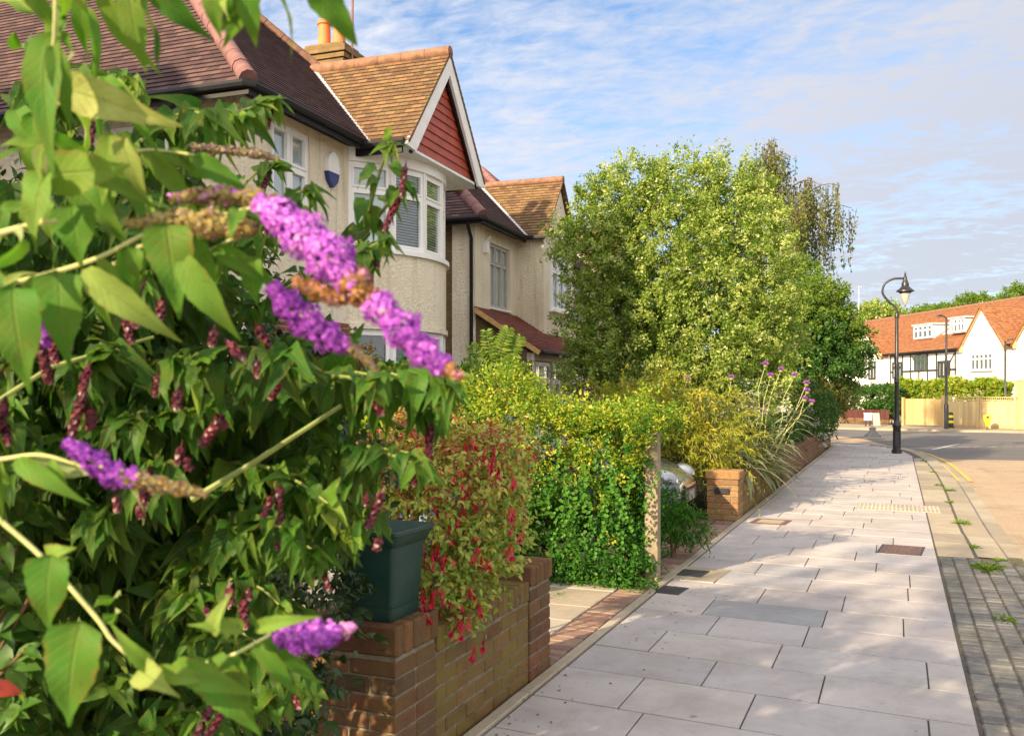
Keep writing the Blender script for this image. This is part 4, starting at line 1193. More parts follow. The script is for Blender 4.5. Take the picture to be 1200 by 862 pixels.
def modern_lamp(u, v, d, hgt, arm, label):
    p = at(u, v, d); t = thing('column_lamp', (p.x, p.y, 0), label, 'street lamp')
    m = MB(); m.lathe((0,0,0), [(.1,-.02),(.1,1.1),(.06,1.2),(.045,hgt)], 12); m.build('column', M_METALBLACK, t, True)
    m = MB(); m.tube([(0,0,hgt-.05),(arm*.25,0,hgt+.06),(arm*.6,0,hgt+.08)], .03, 8); m.build('bracket', M_METALBLACK, t, True)
    m = MB(); s = 1 if arm > 0 else -1
    m.loft([[(arm*.5, -.07, hgt+.04),(arm*.5,.07,hgt+.04),(arm*.5,.05,hgt+.13),(arm*.5,-.05,hgt+.13)], [(arm*.9,-.13,hgt+.05),(arm*.9,.13,hgt+.05),(arm*.9,.1,hgt+.15),(arm*.9,-.1,hgt+.15)], [(arm*1.25,-.07,hgt+.06),(arm*1.25,.07,hgt+.06),(arm*1.25,.05,hgt+.1),(arm*1.25,-.05,hgt+.1)]])
    m.build('lamp_head', M_METALBLACK, t)
modern_lamp(1109, 502, 43.6, 5.2, -.35, 'slim dark lamp column in front of the timber fence')
modern_lamp(1178, 505, 46.5, 4.25, .3, 'dark lamp column before the white gabled house')

# ------------------------------------------------------------------ fence, bollards and small things at the junction
def fence_mat(name, a, b):
    M = NM(name); o = M.coord(); col = M.ramp(M.tint(), [(0, a), (1, b)])
    col = M.mix(M.ramp(M.noise(M.coord('Object', (14, 14, .6)), 1.5, 5), [(.4, 0), (.75, .5)]), col, [x*.6 for x in a])
    return M.end(M.bsdf(col, .85, 0, .2, M.bump(M.noise(M.coord('Object', (40, 40, 2)), 1, 3), .4, .01)))
M_FENCE = fence_mat('larch_fence', (.50, .36, .17), (.62, .47, .25))
M_GATEW = fence_mat('darker_gate', (.42, .28, .12), (.5, .35, .17))
FA, FB = at(1057, 462, 48.2), at(1216, 462, 42.0); FA.z = FB.z = 0
fv = (FB-FA); FL = fv.length; fang = math.atan2(fv.y, fv.x)
def fboards(m, x0, x1, z0, z1, y=0, wd=.125):
    x = x0
    while x < x1-.02:
        m.tint = random.random(); m.box((x+.003, y-.01+random.gauss(0, .003), z0), (min(x+wd, x1)-.003, y+.01, z1+random.gauss(0, .004))); x += wd
fe = thing('timber_fence', FA, 'long sunlit boarded timber fence with trellis top across the junction', 'fence', fang)
m = MB(); fboards(m, 2.45, FL, .12, 1.28); m.build('boards', M_FENCE, fe)
x = 2.4
for k in range(4):
    m = MB(); m.box((x-.06, -.06, 0), (x+.06, .06, 1.5)); m.box((x-.08, -.08, 1.503), (x+.08, .08, 1.54)); m.build('post', M_FENCE, fe)
    m = MB(); e = min(x+1.8, FL)
    m.box((x+.07, -.025, 1.30), (e-.07, .025, 1.34)); m.box((x+.07, -.025, 1.455), (e-.07, .025, 1.49))
    q = x+.12
    while q < e-.1: m.box((q, -.012, 1.342), (q+.02, .012, 1.453)); q += .1
    m.build('trellis', M_FENCE, fe); x += 1.85
m = MB(); m.box((2.45, -.03, .0), (FL, .03, .118)); m.build('gravel_board', M_GATEW, fe)
ga = thing('timber_gate', FA + fv.normalized()*.1, 'wide boarded timber driveway gate at the fence end', 'gate', fang)
m = MB(); fboards(m, .12, 2.2, .05, 1.38, 0, .15); m.build('boards', M_GATEW, ga)
for x in (0, 2.26):
    m = MB(); m.box((x-.07, -.07, 0), (x+.05, .07, 1.45)); m.build('post', M_GATEW, ga)
up_ = thing('upper_fence', FA + fv.normalized()*4.6 + Vector((1.4, 1.6, 0)), 'taller plain timber fence behind the trellis fence', 'fence', fang)
m = MB(); fboards(m, 0, 5, .1, 2.25, 0, .15); m.build('boards', M_FENCE, up_)
m = MB(); m.box((-.05, -.04, 2.252), (5, .05, 2.3)); m.build('rail', M_GATEW, up_)
M_YEL = simple('safety_yellow', (.75, .62, .02), .5, .1, 6)
p = at(1114, 500.5, 45.0); bo = thing('bollard', (p.x, p.y, 0), 'black and yellow banded bollard by the slim lamp column', 'bollard')
m = MB(); m.lathe((0,0,0), [(.17,-.02),(.17,.06),(.13,.08),(.13,.64),(.1,.72),(.03,.75)], 14); m.build('body', M_METALBLACK, bo, True)
for z in (.22, .48):
    m = MB(); m.lathe((0,0,z), [(.132,0),(.134,.02),(.134,.1),(.132,.12)], 14); m.build('band', M_YEL, bo, True)
p = at(1157, 502, 43.0); mk = thing('marker_post', (p.x, p.y, 0), 'bright yellow tapered marker bin in front of the fence', 'marker post')
m = MB(); m.loft([rsq(.05, .02, .12), rsq(.1, .03, .3), rsq(.16, .04, .5), rsq(.16, .04, .62), rsq(.13, .04, .66)]); m.build('body', M_YEL, mk, True)
m = MB(); m.lathe((0,0,0), [(.06,-.02),(.04,.02),(.035,.14)], 10); m.build('foot', M_METALBLACK, mk, True)
m = MB(); m.box((-.06, -.168, .5), (.06, -.161, .6)); m.build('label_plate', M_METALBLACK, mk)
# grey sandbag-like weighted base on the pavement corner
M_GREYRUB = simple('grey_rubber', (.035, .04, .055), .75, .3, 9, bump=.5, bscale=30)
p = at(1022.5, 510.5, 35.0); sb = thing('sign_base', (p.x, p.y, 0), 'grey pyramid shaped weighted sign base on the pavement corner', 'sign base', .3)
m = MB(); m.loft([rsq(.25, .05, -.004), rsq(.24, .06, .07), rsq(.16, .05, .15), rsq(.09, .04, .24), rsq(.085, .03, .31), rsq(.05, .02, .34)]); m.build('weight', M_GREYRUB, sb, True)
m = MB(); m.tube([(-.09,0,.26),(-.13,0,.32),(0,0,.38),(.13,0,.32),(.09,0,.26)], .018, 8); m.build('handle', M_GREYRUB, sb, True)
p = at(1017, 497, 47.5); pb = thing('utility_box', (p.x, p.y, 0), 'small white box on two legs before the dark hedge', 'box', .4)
m = MB(); m.box((-.16, -.1, .28), (.16, .1, .62)); m.box((-.18, -.12, .622), (.18, .12, .66)); m.build('cabinet', M_WHITE, pb)
for x in (-.11, .11):
    m = MB(); m.box((x-.03, -.03, -.02), (x+.03, .03, .278)); m.build('leg', M_GREYRUB, pb)
p = at(1027.5, 497, 47.2); ab = thing('leaning_board', (p.x, p.y, 0), 'grey green flat board leaning beside the small white box', 'board', .4)
m = MB(); m.obox((0, .06, .33), (X, Vector((0, .97, -.22)), Vector((0, .22, .97))), (.18, .012, .34)); m.build('panel', simple('slate_board', (.25, .31, .30), .6, .15, 5), ab)
m = MB(); m.obox((0, .25, .26), (X, Vector((0, .9, .35)), Vector((0, -.35, .9))), (.02, .012, .3)); m.build('strut', M_GREYRUB, ab)
# low dark panel fence and brick plinth under the far hedge
pa, pb2 = at(985, 462, 52), at(1042, 462, 49.3); pa.z = pb2.z = 0
lv = pb2-pa; la = math.atan2(lv.y, lv.x)
lf = thing('panel_fence', pa, 'low maroon panel fence on brick plinth under the far hedge', 'fence', la)
M_MAROON = fence_mat('maroon_panel', (.07, .025, .02), (.1, .035, .03))
m = MB(); fboards(m, 0, lv.length, .3, .78, 0, .14); m.build('boards', M_MAROON, lf)
C, Hh = lay([(0, lv.length, -.05, .06, -.02, 4, 0)]); link('plinth', cham_mesh('plinth', C, Hh, .006), M_BRICK_NEAR, lf)

# ------------------------------------------------------------------ cars
def car_paint(name, col):
    return simple(name, col, .25, .03, 3, metal=.3, coat=1.0)
M_TYRE = simple('tyre_rubber', (.015, .015, .015), .85, .2, 20)
M_RIM = simple('alloy_rim', (.5, .5, .52), .3, .1, 8, metal=.9)
M_CHROME = simple('chrome', (.75, .75, .77), .12, .03, 5, metal=1)
mm = NM('headlight_lens'); M_LENS = mm.end(mm.bsdf((.22, .25, .3), .08, 0, .8, None, 1))
mm = NM('car_window'); M_CARGLASS = mm.end(mm.bsdf((.02, .03, .045), .05, 0, .7, None, 1))
M_PLATE = simple('number_plate_white', (.2, .2, .19), .4, .05, 4)
def car(loc, rz, paint, label, L=4.0, hgt=1.5, wd=1.74):
    """nose along local +x"""
    c = thing('parked_car', loc, label, 'car', rz); hw = wd/2; hl = L/2
    st = [(-hl, .5, .84, .80), (-hl+.06, .34, .96, .9), (-hl+.35, .22, 1.0, .98), (-hl+1.2, .2, .98, 1.0), (0, .2, .97, 1.0), (hl-1.15, .2, .95, 1.0), (hl-.8, .2, .89, .99), (hl-.35, .21, .8, .95), (hl-.1, .26, .68, .84), (hl, .36, .58, .7)]
    def ring(x, lo, hi, k):
        w_ = hw*k; z0 = lo; mid_ = lo+(hi-lo)*.55
        return [(x, -w_*.9, z0), (x, -w_, lo+.12), (x, -w_, mid_), (x, -w_*.95, hi-.04), (x, -w_*.8, hi), (x, 0, hi+.025), (x, w_*.8, hi), (x, w_*.95, hi-.04), (x, w_, mid_), (x, w_, lo+.12), (x, w_*.9, z0)]
    m = MB(); m.loft([ring(*s) for s in st]); b = m.build('body', paint, c, True)
    s2 = b.modifiers.new('smooth', 'SUBSURF'); s2.levels = s2.render_levels = 1
    gl = [(-hl+.18, .98, .0), (-hl+.45, hgt-.12, 1), (-hl+1.0, hgt-.06, 1), (.1, hgt-.05, 1), (.62, hgt-.12, 1), (hl-.82, .93, 0)]
    def cab(x, z, k, base=.93):
        w0, w1 = hw*.93, hw*.74 if k else hw*.9
        return [(x, -w0, base), (x, -w1, z), (x, w1, z), (x, w0, base)]
    m = MB(); m.loft([cab(*g) for g in gl]); m.build('windows', M_CARGLASS, c, True)
    m = MB(); m.loft([[(x, -hw*.75, z-.01), (x, -hw*.68, z+.035), (x, hw*.68, z+.035), (x, hw*.75, z-.01)] for x, z in ((-hl+.4, hgt-.15), (-hl+.55, hgt-.11), (-hl+1.0, hgt-.06), (.1, hgt-.05), (.55, hgt-.1), (.68, hgt-.15))]); m.build('roof', paint, c, True)
    for s in (-1, 1):
        for pa_, pb_, w1, h1_, u_ in (((.64, s*hw*.74, hgt-.13), (hl-.8, s*hw*.93, .93), .05, .05, (0,0,1)), ((-.25, s*hw*.765, hgt-.05), (-.28, s*hw*.945, .95), .04, .09, (1,0,0)), ((-hl+.42, s*hw*.75, hgt-.13), (-hl+.15, s*hw*.94, .95), .05, .12, (0,0,1))):
            m = MB(); m.beam(pa_, pb_, w1, h1_, u_); m.build('pillar', paint, c)
        m = MB(); m.lathe((hl-.20, s*hw*.64, .665), [(.13,0),(.145,.05),(.13,.10),(.09,.14),(.03,.155)], 20, (Y*1.35, Z*.62-X*.35, X)); m.build('headlight', M_LENS, c, True)
        m = MB(); m.lathe((hl-1.0, s*(hw+.1), 1.0), [(.03,-.07),(.09,-.05),(.1,0),(.09,.05),(.03,.07)], 10); m.build('mirror', paint, c, True)
        for x in (hl-.78, -hl+.72):
            ax = (X, Z, Y*s); m = MB(); m.lathe((x, s*(hw-.13), .31), [(.2,-.1),(.29,-.1),(.315,-.07),(.315,.07),(.29,.1),(.2,.11)], 24, ax); w_ = m.build('wheel', M_TYRE, c, True)
            m = MB(); m.lathe((x, s*(hw-.13), .31), [(.205,.08),(.2,.112),(.12,.115),(.05,.125),(.02,.13)], 10, ax); m.build('rim', M_RIM, w_, True)
    m = MB(); m.box((hl-.02, -hw*.42, .36), (hl+.02, hw*.42, .5)); m.build('grille', M_METALBLACK, c)
    m = MB(); m.box((hl+.0205, -hw*.2, .37), (hl+.032, hw*.2, .48)); m.build('number_plate', M_PLATE, c)
    m = MB(); m.box((hl-.06, -hw*.4, .52), (hl+.015, hw*.4, .555)); m.build('chrome_bar', M_CHROME, c)
    return c
car((-5.15, 6.5, 0), R(1), car_paint('blue_paint', (.045, .06, .22)), 'blue car parked on the drive behind the fuchsia bush', 4.2, 1.52)
car((-4.26, 10.85, 0), R(2), car_paint('silver_blue_paint', (.09, .105, .135)), 'dark silver car nosing out behind the hedge and timber post', 4.0, 1.45)
p = at(1052, 494, 52.5); car((p.x, p.y, -.02), R(60), car_paint('charcoal_paint', (.05, .055, .06)), 'charcoal car parked beyond the junction beside the timber gate', 4.0, 1.45)
# ------------------------------------------------------------------ leaf materials
L_BUDD = leaf_mat('buddleia_leaf', [(0, (.035, .125, .014)), (.45, (.075, .20, .022)), (.8, (.17, .28, .045)), (1, (.38, .40, .14))], .36, .62, (1.2, 1.4, .4), True, .18, .75)
L_LEYC = leaf_mat('leycesteria_leaf', [(0, (.012, .052, .008)), (.5, (.028, .105, .011)), (.85, (.07, .19, .018)), (1, (.2, .29, .042))], .40, .48, (1.15, 1.45, .35), True, .2, .3)
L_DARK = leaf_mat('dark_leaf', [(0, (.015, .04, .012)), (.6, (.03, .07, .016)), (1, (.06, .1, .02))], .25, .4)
L_TREE = leaf_mat('pale_tree_leaf', [(0, (.08, .165, .02)), (.35, (.22, .31, .045)), (.75, (.46, .50, .15)), (1, (.64, .66, .38))], .40, .45, (1.15, 1.3, .5))
L_GOLD = leaf_mat('golden_leaf', [(0, (.06, .18, .014)), (.4, (.22, .33, .022)), (.75, (.42, .42, .03)), (1, (.56, .5, .09))], .35, .45, (1.2, 1.15, .5))
L_IVY = leaf_mat('hedge_leaf', [(0, (.025, .095, .012)), (.5, (.05, .16, .018)), (1, (.10, .24, .028))], .35, .55, (1.25, 1.3, .45), False, .22)
L_FUCH = leaf_mat('fuchsia_leaf', [(0, (.12, .23, .03)), (.4, (.27, .38, .06)), (.75, (.50, .45, .10)), (.9, (.36, .16, .07)), (1, (.30, .08, .05))], .4, .45, (1.2, 1.1, .5))
L_BROOM = leaf_mat('broom_leaf', [(0, (.16, .21, .018)), (.5, (.32, .33, .03)), (1, (.46, .39, .05))], .38, .45, (1.2, 1.15, .5))
L_SILVER = leaf_mat('silver_leaf', [(0, (.14, .17, .08)), (.6, (.27, .29, .15)), (1, (.42, .40, .24))], .3, .55, (1.1, 1.1, .7))
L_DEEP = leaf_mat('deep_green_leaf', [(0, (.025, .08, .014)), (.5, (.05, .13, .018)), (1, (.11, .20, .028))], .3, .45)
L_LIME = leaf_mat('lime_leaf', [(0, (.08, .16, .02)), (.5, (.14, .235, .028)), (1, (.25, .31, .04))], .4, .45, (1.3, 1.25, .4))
L_BIRCH = leaf_mat('birch_leaf', [(0, (.08, .11, .025)), (.6, (.16, .18, .04)), (1, (.26, .2, .06))], .35, .5)
L_BRONZE = leaf_mat('bronze_leaf', [(0, (.13, .11, .025)), (.5, (.24, .14, .035)), (1, (.32, .17, .05))], .35, .5)
L_RED = leaf_mat('red_leaf', [(0, (.3, .03, .02)), (1, (.42, .06, .03))], .35, .35)
L_WHITEF = leaf_mat('white_petal', [(0, (.6, .58, .5)), (1, (.78, .76, .7))], .3, .6, (1, 1, 1))

def petal_mat(name, stops, trans=.3, rough=.6):
    return leaf_mat(name, stops, trans, rough, (1.1, .95, 1.15))
F_BUDD = petal_mat('buddleia_floret', [(0, (.14, .02, .28)), (.3, (.33, .06, .50)), (.5, (.58, .16, .68)), (.62, (.80, .40, .80)), (.7, (.52, .26, .07)), (.8, (.22, .09, .03)), (.9, (.42, .36, .10)), (1, (.17, .13, .12))])
F_MAROON = petal_mat('leycesteria_bract', [(0, (.05, .007, .015)), (.5, (.10, .011, .024)), (.8, (.17, .026, .035)), (.9, (.55, .36, .33)), (1, (.62, .5, .44))], .2, .4)
F_FUCH = petal_mat('fuchsia_flower', [(0, (.5, .02, .03)), (.5, (.6, .035, .07)), (.8, (.62, .09, .1)), (1, (.3, .03, .25))], .35, .5)
F_THISTLE = petal_mat('thistle_purple', [(0, (.28, .07, .38)), (1, (.5, .18, .55))], .3, .6)

# leaf shapes
lanc = lambda w: (lambda t: w*math.sin(math.pi*min(1, t**.8*.98+.02))**.9*(1-.25*t))
cord = lambda w: (lambda t: w*(math.sin(math.pi*(t**.52))**.85)*(1-.35*t) if 0 < t < 1 else .01)
T_BUDD = [leaf_t(lanc(.15), 14, 7, .30, .42, .035, .15, .035), leaf_t(lanc(.14), 14, 7, .5, .75, .03, .4, .035), leaf_t(lanc(.165), 14, 7, .15, .30, .05, -.45, .035), leaf_t(cord(.205), 14, 7, .28, .42, .05, .25, .035), leaf_t(lanc(.13), 14, 7, .75, .95, .03, .5, .035)]
T_LEYC = [leaf_t(cord(.30), 9, 5, .3, .45, .05, .15, .03), leaf_t(cord(.25), 9, 5, .6, .85, .04, .4, .03), leaf_t(cord(.33), 9, 5, .15, .3, .07, -.35, .03), leaf_t(cord(.28), 9, 5, .4, 1.0, .05, -.5, .03), leaf_t(cord(.22), 9, 5, .8, .5, .04, .2, .03)]
T_OVAL = [leaf_t(lanc(.27), 4, 3, .3, .3), leaf_t(lanc(.24), 4, 3, .6, .5, 0, .2), leaf_t(lanc(.3), 4, 3, .1, .2)]
T_DIA = [diamond_t(.30, .12, .15), diamond_t(.24, .2, .3), diamond_t(.36, .05, .1)]
T_NARROW = [diamond_t(.13, .06, .2), diamond_t(.1, .08, .35)]
T_ROUND = [diamond_t(.45, .1, .1), diamond_t(.5, .2, .2)]
UP = np.array([0, 0, 1.0])

# ------------------------------------------------------------------ generic crowns
def scatter_blobs(blobs, n, bias=.6):
    C = np.array([b[0] for b in blobs]); Rr = np.array([np.broadcast_to(b[1], 3) for b in blobs], float)
    w_ = Rr.prod(1)**(2/3); k = rng.choice(len(blobs), n, p=w_/w_.sum())
    d = rvec(n); r = np.where(rng.random(n) < bias, rng.uniform(.82, 1.06, n), rng.random(n)**(1/3)*.9)
    P = C[k] + d*Rr[k]*r[:, None]
    return P, nrm(d/Rr[k])

def crown(lv, P, O, size, per, L, templ, up=.4, droop=.2, spread=.9, tint=None, flat=.5):
    n = len(P)
    T = nrm(O*.7 + UP*up + rng.normal(size=(n, 3))*.45)
    ln = size*rng.uniform(.5, 1.5, n)
    s = rng.random((n, per)); 
    pos = P[:, None] + T[:, None]*(ln[:, None]*s)[..., None] + rng.normal(size=(n, per, 3))*size*.16
    pos[..., 2] -= droop*.5*(s**2)*ln[:, None]
    D = T[:, None]*.7 + rng.normal(size=(n, per, 3))*spread*.6 - UP*droop
    N = O[:, None]*.5 + UP*flat + rng.normal(size=(n, per, 3))*.55
    base = rng.normal(0, .16, n)
    t = np.clip(.42 + base[:, None] + rng.normal(0, .18, (n, per)), 0, 1) if tint is None else tint(pos)
    lv.add(pos.reshape(-1, 3), D.reshape(-1, 3), N.reshape(-1, 3), (L*rng.uniform(.6, 1.3, (n, per))).ravel(), rng.uniform(.8, 1.2, n*per), templ, t.ravel())
    return T

def limbs(root, base, tips, r0, mat, name='trunk', z0=-.05, fork=.45, sides=7):
    """tapered trunk with limbs reaching toward crown points"""
    m = MB(); base = Vector(base); top = sum((Vector(t) for t in tips), Vector())/len(tips)
    mid = Vector((base.x*.8+top.x*.2, base.y*.8+top.y*.2, base.z+(top.z-base.z)*fork))
    tr = [base + Vector((0,0,z0)), base.lerp(mid, .35)+Vector((.04*r0/.1, .02, 0)), mid, mid.lerp(top, .5), top]
    m.tube(tr, [r0*1.35, r0, r0*.8, r0*.45, r0*.12], sides+3)
    for t in tips:
        t = Vector(t); s = random.uniform(.1, .9); st = mid.lerp(top, s*.6)
        c = st.lerp(t, .5) + Vector((random.gauss(0, .12), random.gauss(0, .12), .15*(t-st).length))
        m.tube([st, st.lerp(c, .6), c, t], [r0*.42, r0*.34, r0*.25, r0*.05], sides)
        for k in range(4):
            q = c.lerp(t, random.random()); e = q + Vector((random.gauss(0, 1), random.gauss(0, 1), random.uniform(.2, 1))).normalized()*(t-st).length*.3
            m.tube([q, q.lerp(e, .5)+Vector((0, 0, .05)), e], [r0*.14, r0*.09, r0*.02], 5)
    m.build(name, mat, root, True, org=root.location)

def pxblobs(lst):
    return [(atn(u, v, d), (r*d/FPX, (dr or r*d/FPX), rz*d/FPX)) for u, v, d, r, rz, dr in lst]

def plant(name, loc, label, cat, group=None):
    return thing(name, loc, label, cat, 0, group)

# ------------------------------------------------------------------ big pale tree behind the wall
p = at(770, 462, 18.6)
tree = plant('garden_tree', (p.x, p.y, 0), 'large pale leaved garden tree in front of the cream houses', 'tree')
bl = pxblobs([(672,285,18.6,26,26,None),(712,250,18.8,42,40,None),(735,235,18.6,40,44,None),(800,232,18.6,44,48,None),(850,225,18.8,38,40,None),(880,262,18.6,40,50,None),
              (706,310,18.4,50,52,None),(780,300,18.1,75,70,.9),(860,315,18.2,66,70,.9),(704,385,18.4,46,62,.7),(745,400,18.0,62,70,.8),(830,390,17.8,76,80,.9),(900,380,18.4,40,70,.7),(790,455,18.0,80,48,.7),(700,440,18.3,42,40,.6),(870,450,18.0,55,45,.6),(800,380,18.7,95,90,.7),(740,400,18.7,60,90,.6),(850,420,18.6,70,70,.6)])
lv = Leaves(); P, O = scatter_blobs(bl, 4600, .72); crown(lv, P, O, .24, 34, .066, T_DIA, .5, .12)
P2, O2 = scatter_blobs([(c, np.array(r)*1.06) for c, r in bl], 420, 1.0); crown(lv, P2[O2[:, 2] > -.2], O2[O2[:, 2] > -.2], .42, 26, .058, T_DIA, .9, .05)
lv.build('crown', L_TREE, tree)
limbs(tree, (p.x, p.y, 0), [b[0] for b in bl[::1]], .13, M_BARK)

# weeping birch behind it
p = at(938, 462, 33)
birch = plant('weeping_birch', (p.x, p.y, 0), 'thin weeping birch with hanging strands above the pale tree', 'tree')
lv = Leaves(); mt = MB()
top = at(893, 172, 33); b0 = Vector((p.x, p.y, 0)); j = at(915, 330, 33); j2 = at(903, 250, 33)
mt.tube([b0, at(926, 400, 33), j, j2, top], [.2, .17, .11, .06, .015], 9)
arch = [((898,230),(905,190),(918,200)),((903,255),(930,215),(955,235)),((905,280),(945,225),(975,235)),((908,300),(955,245),(992,262)),((900,225),(880,195),(868,215)),((902,245),(872,215),(862,235)),((905,290),(925,250),(940,262)),((910,310),(945,280),(968,300)),((896,210),(892,180),(905,182)),((905,300),(880,270),(872,300)),((900,230),(920,225),(932,250))]
for a, c, e in arch:
    A0, Cc, Ee = at(*a, 33), at(c[0]+4, c[1]-20, 33+random.gauss(0,.8)), at(e[0]+6, e[1]-18, 33+random.gauss(0,1.2))
    br = [A0.lerp(Cc, s).lerp(Cc.lerp(Ee, s), s) for s in [i/7 for i in range(8)]]
    mt.tube(br, [.04*(1-i/9) for i in range(8)], 5)
    for k in range(24):
        q = br[random.randint(2, 7)] + Vector((random.gauss(0, .16), random.gauss(0, .35), 0)); Ls = random.uniform(.7, 2.4)
        sw = Vector((random.gauss(0, .1), random.gauss(0, .1), 0)); e = q + sw - Vector((0, 0, Ls))
        mt.tube([q, q.lerp(e, .5)+sw*.3, e], [.008, .006, .003], 4, False)
        m_ = int(Ls*26); s = rng.random(m_)**.8
        PP = np.array(q)[None]*(1-s[:, None]) + np.array(e)[None]*s[:, None] + rng.normal(size=(m_, 3))*.05
        lv.add(PP, rng.normal(size=(m_, 3))*.5 - UP*.8, rng.normal(size=(m_, 3)), .115, 1.0, T_DIA, np.clip(rng.normal(.45, .25, m_), 0, 1))
lv.build('foliage', L_BIRCH, birch); mt.build('trunk', M_BARK, birch, True, org=birch.location)

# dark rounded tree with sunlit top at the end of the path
p = at(955, 462, 27.5)
dk = plant('round_tree', (p.x, p.y, 0), 'dense dark green rounded tree overhanging the far pavement', 'tree')
bl = pxblobs([(950,395,27.5,42,34,None),(985,412,27.3,32,30,None),(925,405,27.6,36,46,None),(955,428,27.2,50,28,None),(940,365,28,28,22,None),(1002,420,27.4,16,14,None)])
lv = Leaves(); P, O = scatter_blobs(bl, 1150, .75); crown(lv, P, O, .26, 32, .085, T_DIA, .35, .25)
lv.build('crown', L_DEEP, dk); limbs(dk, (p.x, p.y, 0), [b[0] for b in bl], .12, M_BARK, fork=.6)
p = at(962, 462, 28.3)  # sunlit top of the round tree, light put into paler leaves
ly_ = plant('sunlit_crown_top', (p.x, p.y, 0), 'paler lime leaves put in as the sunlit top of the dark round tree', 'tree')
bl = pxblobs([(958,352,27.4,30,22,.8),(984,378,27.2,24,18,.7),(935,335,28.5,26,28,None),(1000,396,27.2,14,11,.5),(945,372,27.0,26,14,.5)])
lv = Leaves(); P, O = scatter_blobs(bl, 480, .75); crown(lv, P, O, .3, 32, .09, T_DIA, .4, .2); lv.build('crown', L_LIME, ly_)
limbs(ly_, (p.x, p.y, 0), [b[0] for b in bl], .11, M_BARK)

# trees beyond the far houses
def far_tree(name, label, blobs, n, L, mat, size=.7):
    b = pxblobs(blobs); c = b[0][0]; t = plant(name, (c[0], c[1], 0), label, 'tree')
    lv = Leaves(); P, O = scatter_blobs(b, n, .8); crown(lv, P, O, size, 26, L, T_DIA, .4, .15); lv.build('crown', mat, t)
    limbs(t, (c[0], c[1], 0), [q[0] for q in b], .25, M_BARK)
far_tree('far_tree', 'rounded tree showing between the far roofs and the swan necked lamp', [(1030,372,92,24,13,None),(1012,378,92,12,9,None),(1045,378,92,14,10,None)], 420, .26, L_TREE)
wood = Leaves()
P, O = scatter_blobs(pxblobs([(1082+i*19, 377-i*3.0+4*math.sin(i*1.7), 98, 19, 12+5*math.sin(i*2.3), 2.5) for i in range(9)]), 1900, .85); crown(wood, P, O, .7, 24, .26, T_DIA, .4, .15)
o = wood.build('distant_wood', L_LIME); tag(o, 'green wooded ridge rising behind the far orange roofs', 'wood', kind='stuff')

# ------------------------------------------------------------------ hedges built over a box
def box_surface(lo, hi, n, faces, bulge=.06):
    lo, hi = np.array(lo, float), np.array(hi, float); d = hi-lo
    ar = {'-x': d[1]*d[2], '+x': d[1]*d[2], '-y': d[0]*d[2], '+y': d[0]*d[2], '+z': d[0]*d[1]}
    pr = np.array([ar[f] for f in faces]); k = rng.choice(len(faces), n, p=pr/pr.sum())
    P = lo + rng.random((n, 3))*d; O = np.zeros((n, 3))
    for i, f in enumerate(faces):
        a = 'xyz'.index(f[1]); s = k == i
        P[s, a] = (hi if f[0] == '+' else lo)[a]; O[s, a] = 1 if f[0] == '+' else -1
    ph = np.sin(P[:, 0]*5.1+P[:, 2]*3.7)+np.sin(P[:, 1]*4.3-P[:, 2]*5.9+1)+np.sin(P[:, 0]*2.3+P[:, 1]*2.9)
    ph2 = np.sin(P[:, 0]*9.7+P[:, 2]*8.3+2)+np.sin(P[:, 1]*8.9-P[:, 2]*11.3)+np.sin(P[:, 0]*13.1-P[:, 1]*3.9)
    P = P - O*(np.clip(-ph2-.55, 0, 2)*min(bulge, .12)*1.6)[:, None]
    P = P + O*(ph*bulge*.5)[:, None] - O*(rng.random(n)**2*.12)[:, None]
    return P, nrm(O + rng.normal(size=(n, 3))*.25)

hd = plant('boundary_hedge', (-3.9, 7.85, 0), 'tall hedge with golden top and green base beside the timber post', 'hedge')
lv, lg = Leaves(), Leaves()
P, O = box_surface((-6.3, 7.55, .03), (-1.98, 8.2, 1.43), 5000, ['-y', '+x', '+z', '+y'], .22)
top_ = lambda P: .95 + .14*np.sin(P[:, 0]*3.1) + .08*np.sin(P[:, 0]*7.7+2)
rise = np.clip((-2.3 - P[:, 0])/1.6, 0, 1)*.12
up_mask = P[:, 2] > top_(P) + rng.normal(0, .24, len(P))  # golden variety above; sunlit and shaded tones also put into the leaf colours
P[:, 2] += rise*np.clip(P[:, 2]/1.5, 0, 1)
crown(lv, P[~up_mask], O[~up_mask], .12, 27, .036, T_ROUND[:1]+T_DIA, .15, .45, 1.1)
crown(lg, P[up_mask], O[up_mask], .15, 24, .032, T_DIA, .6, .1, .9)
n = 260; sp_ = np.stack([rng.uniform(-6.2, -2.2, n), rng.uniform(7.55, 8.1, n), np.full(n, 1.36)], 1); sp_[:, 2] += np.clip((-2.3-sp_[:, 0])/1.6, 0, 1)*.12
crown(lg, sp_, np.tile(UP, (n, 1)), .2, 20, .034, T_DIA, .8, .05, .8)
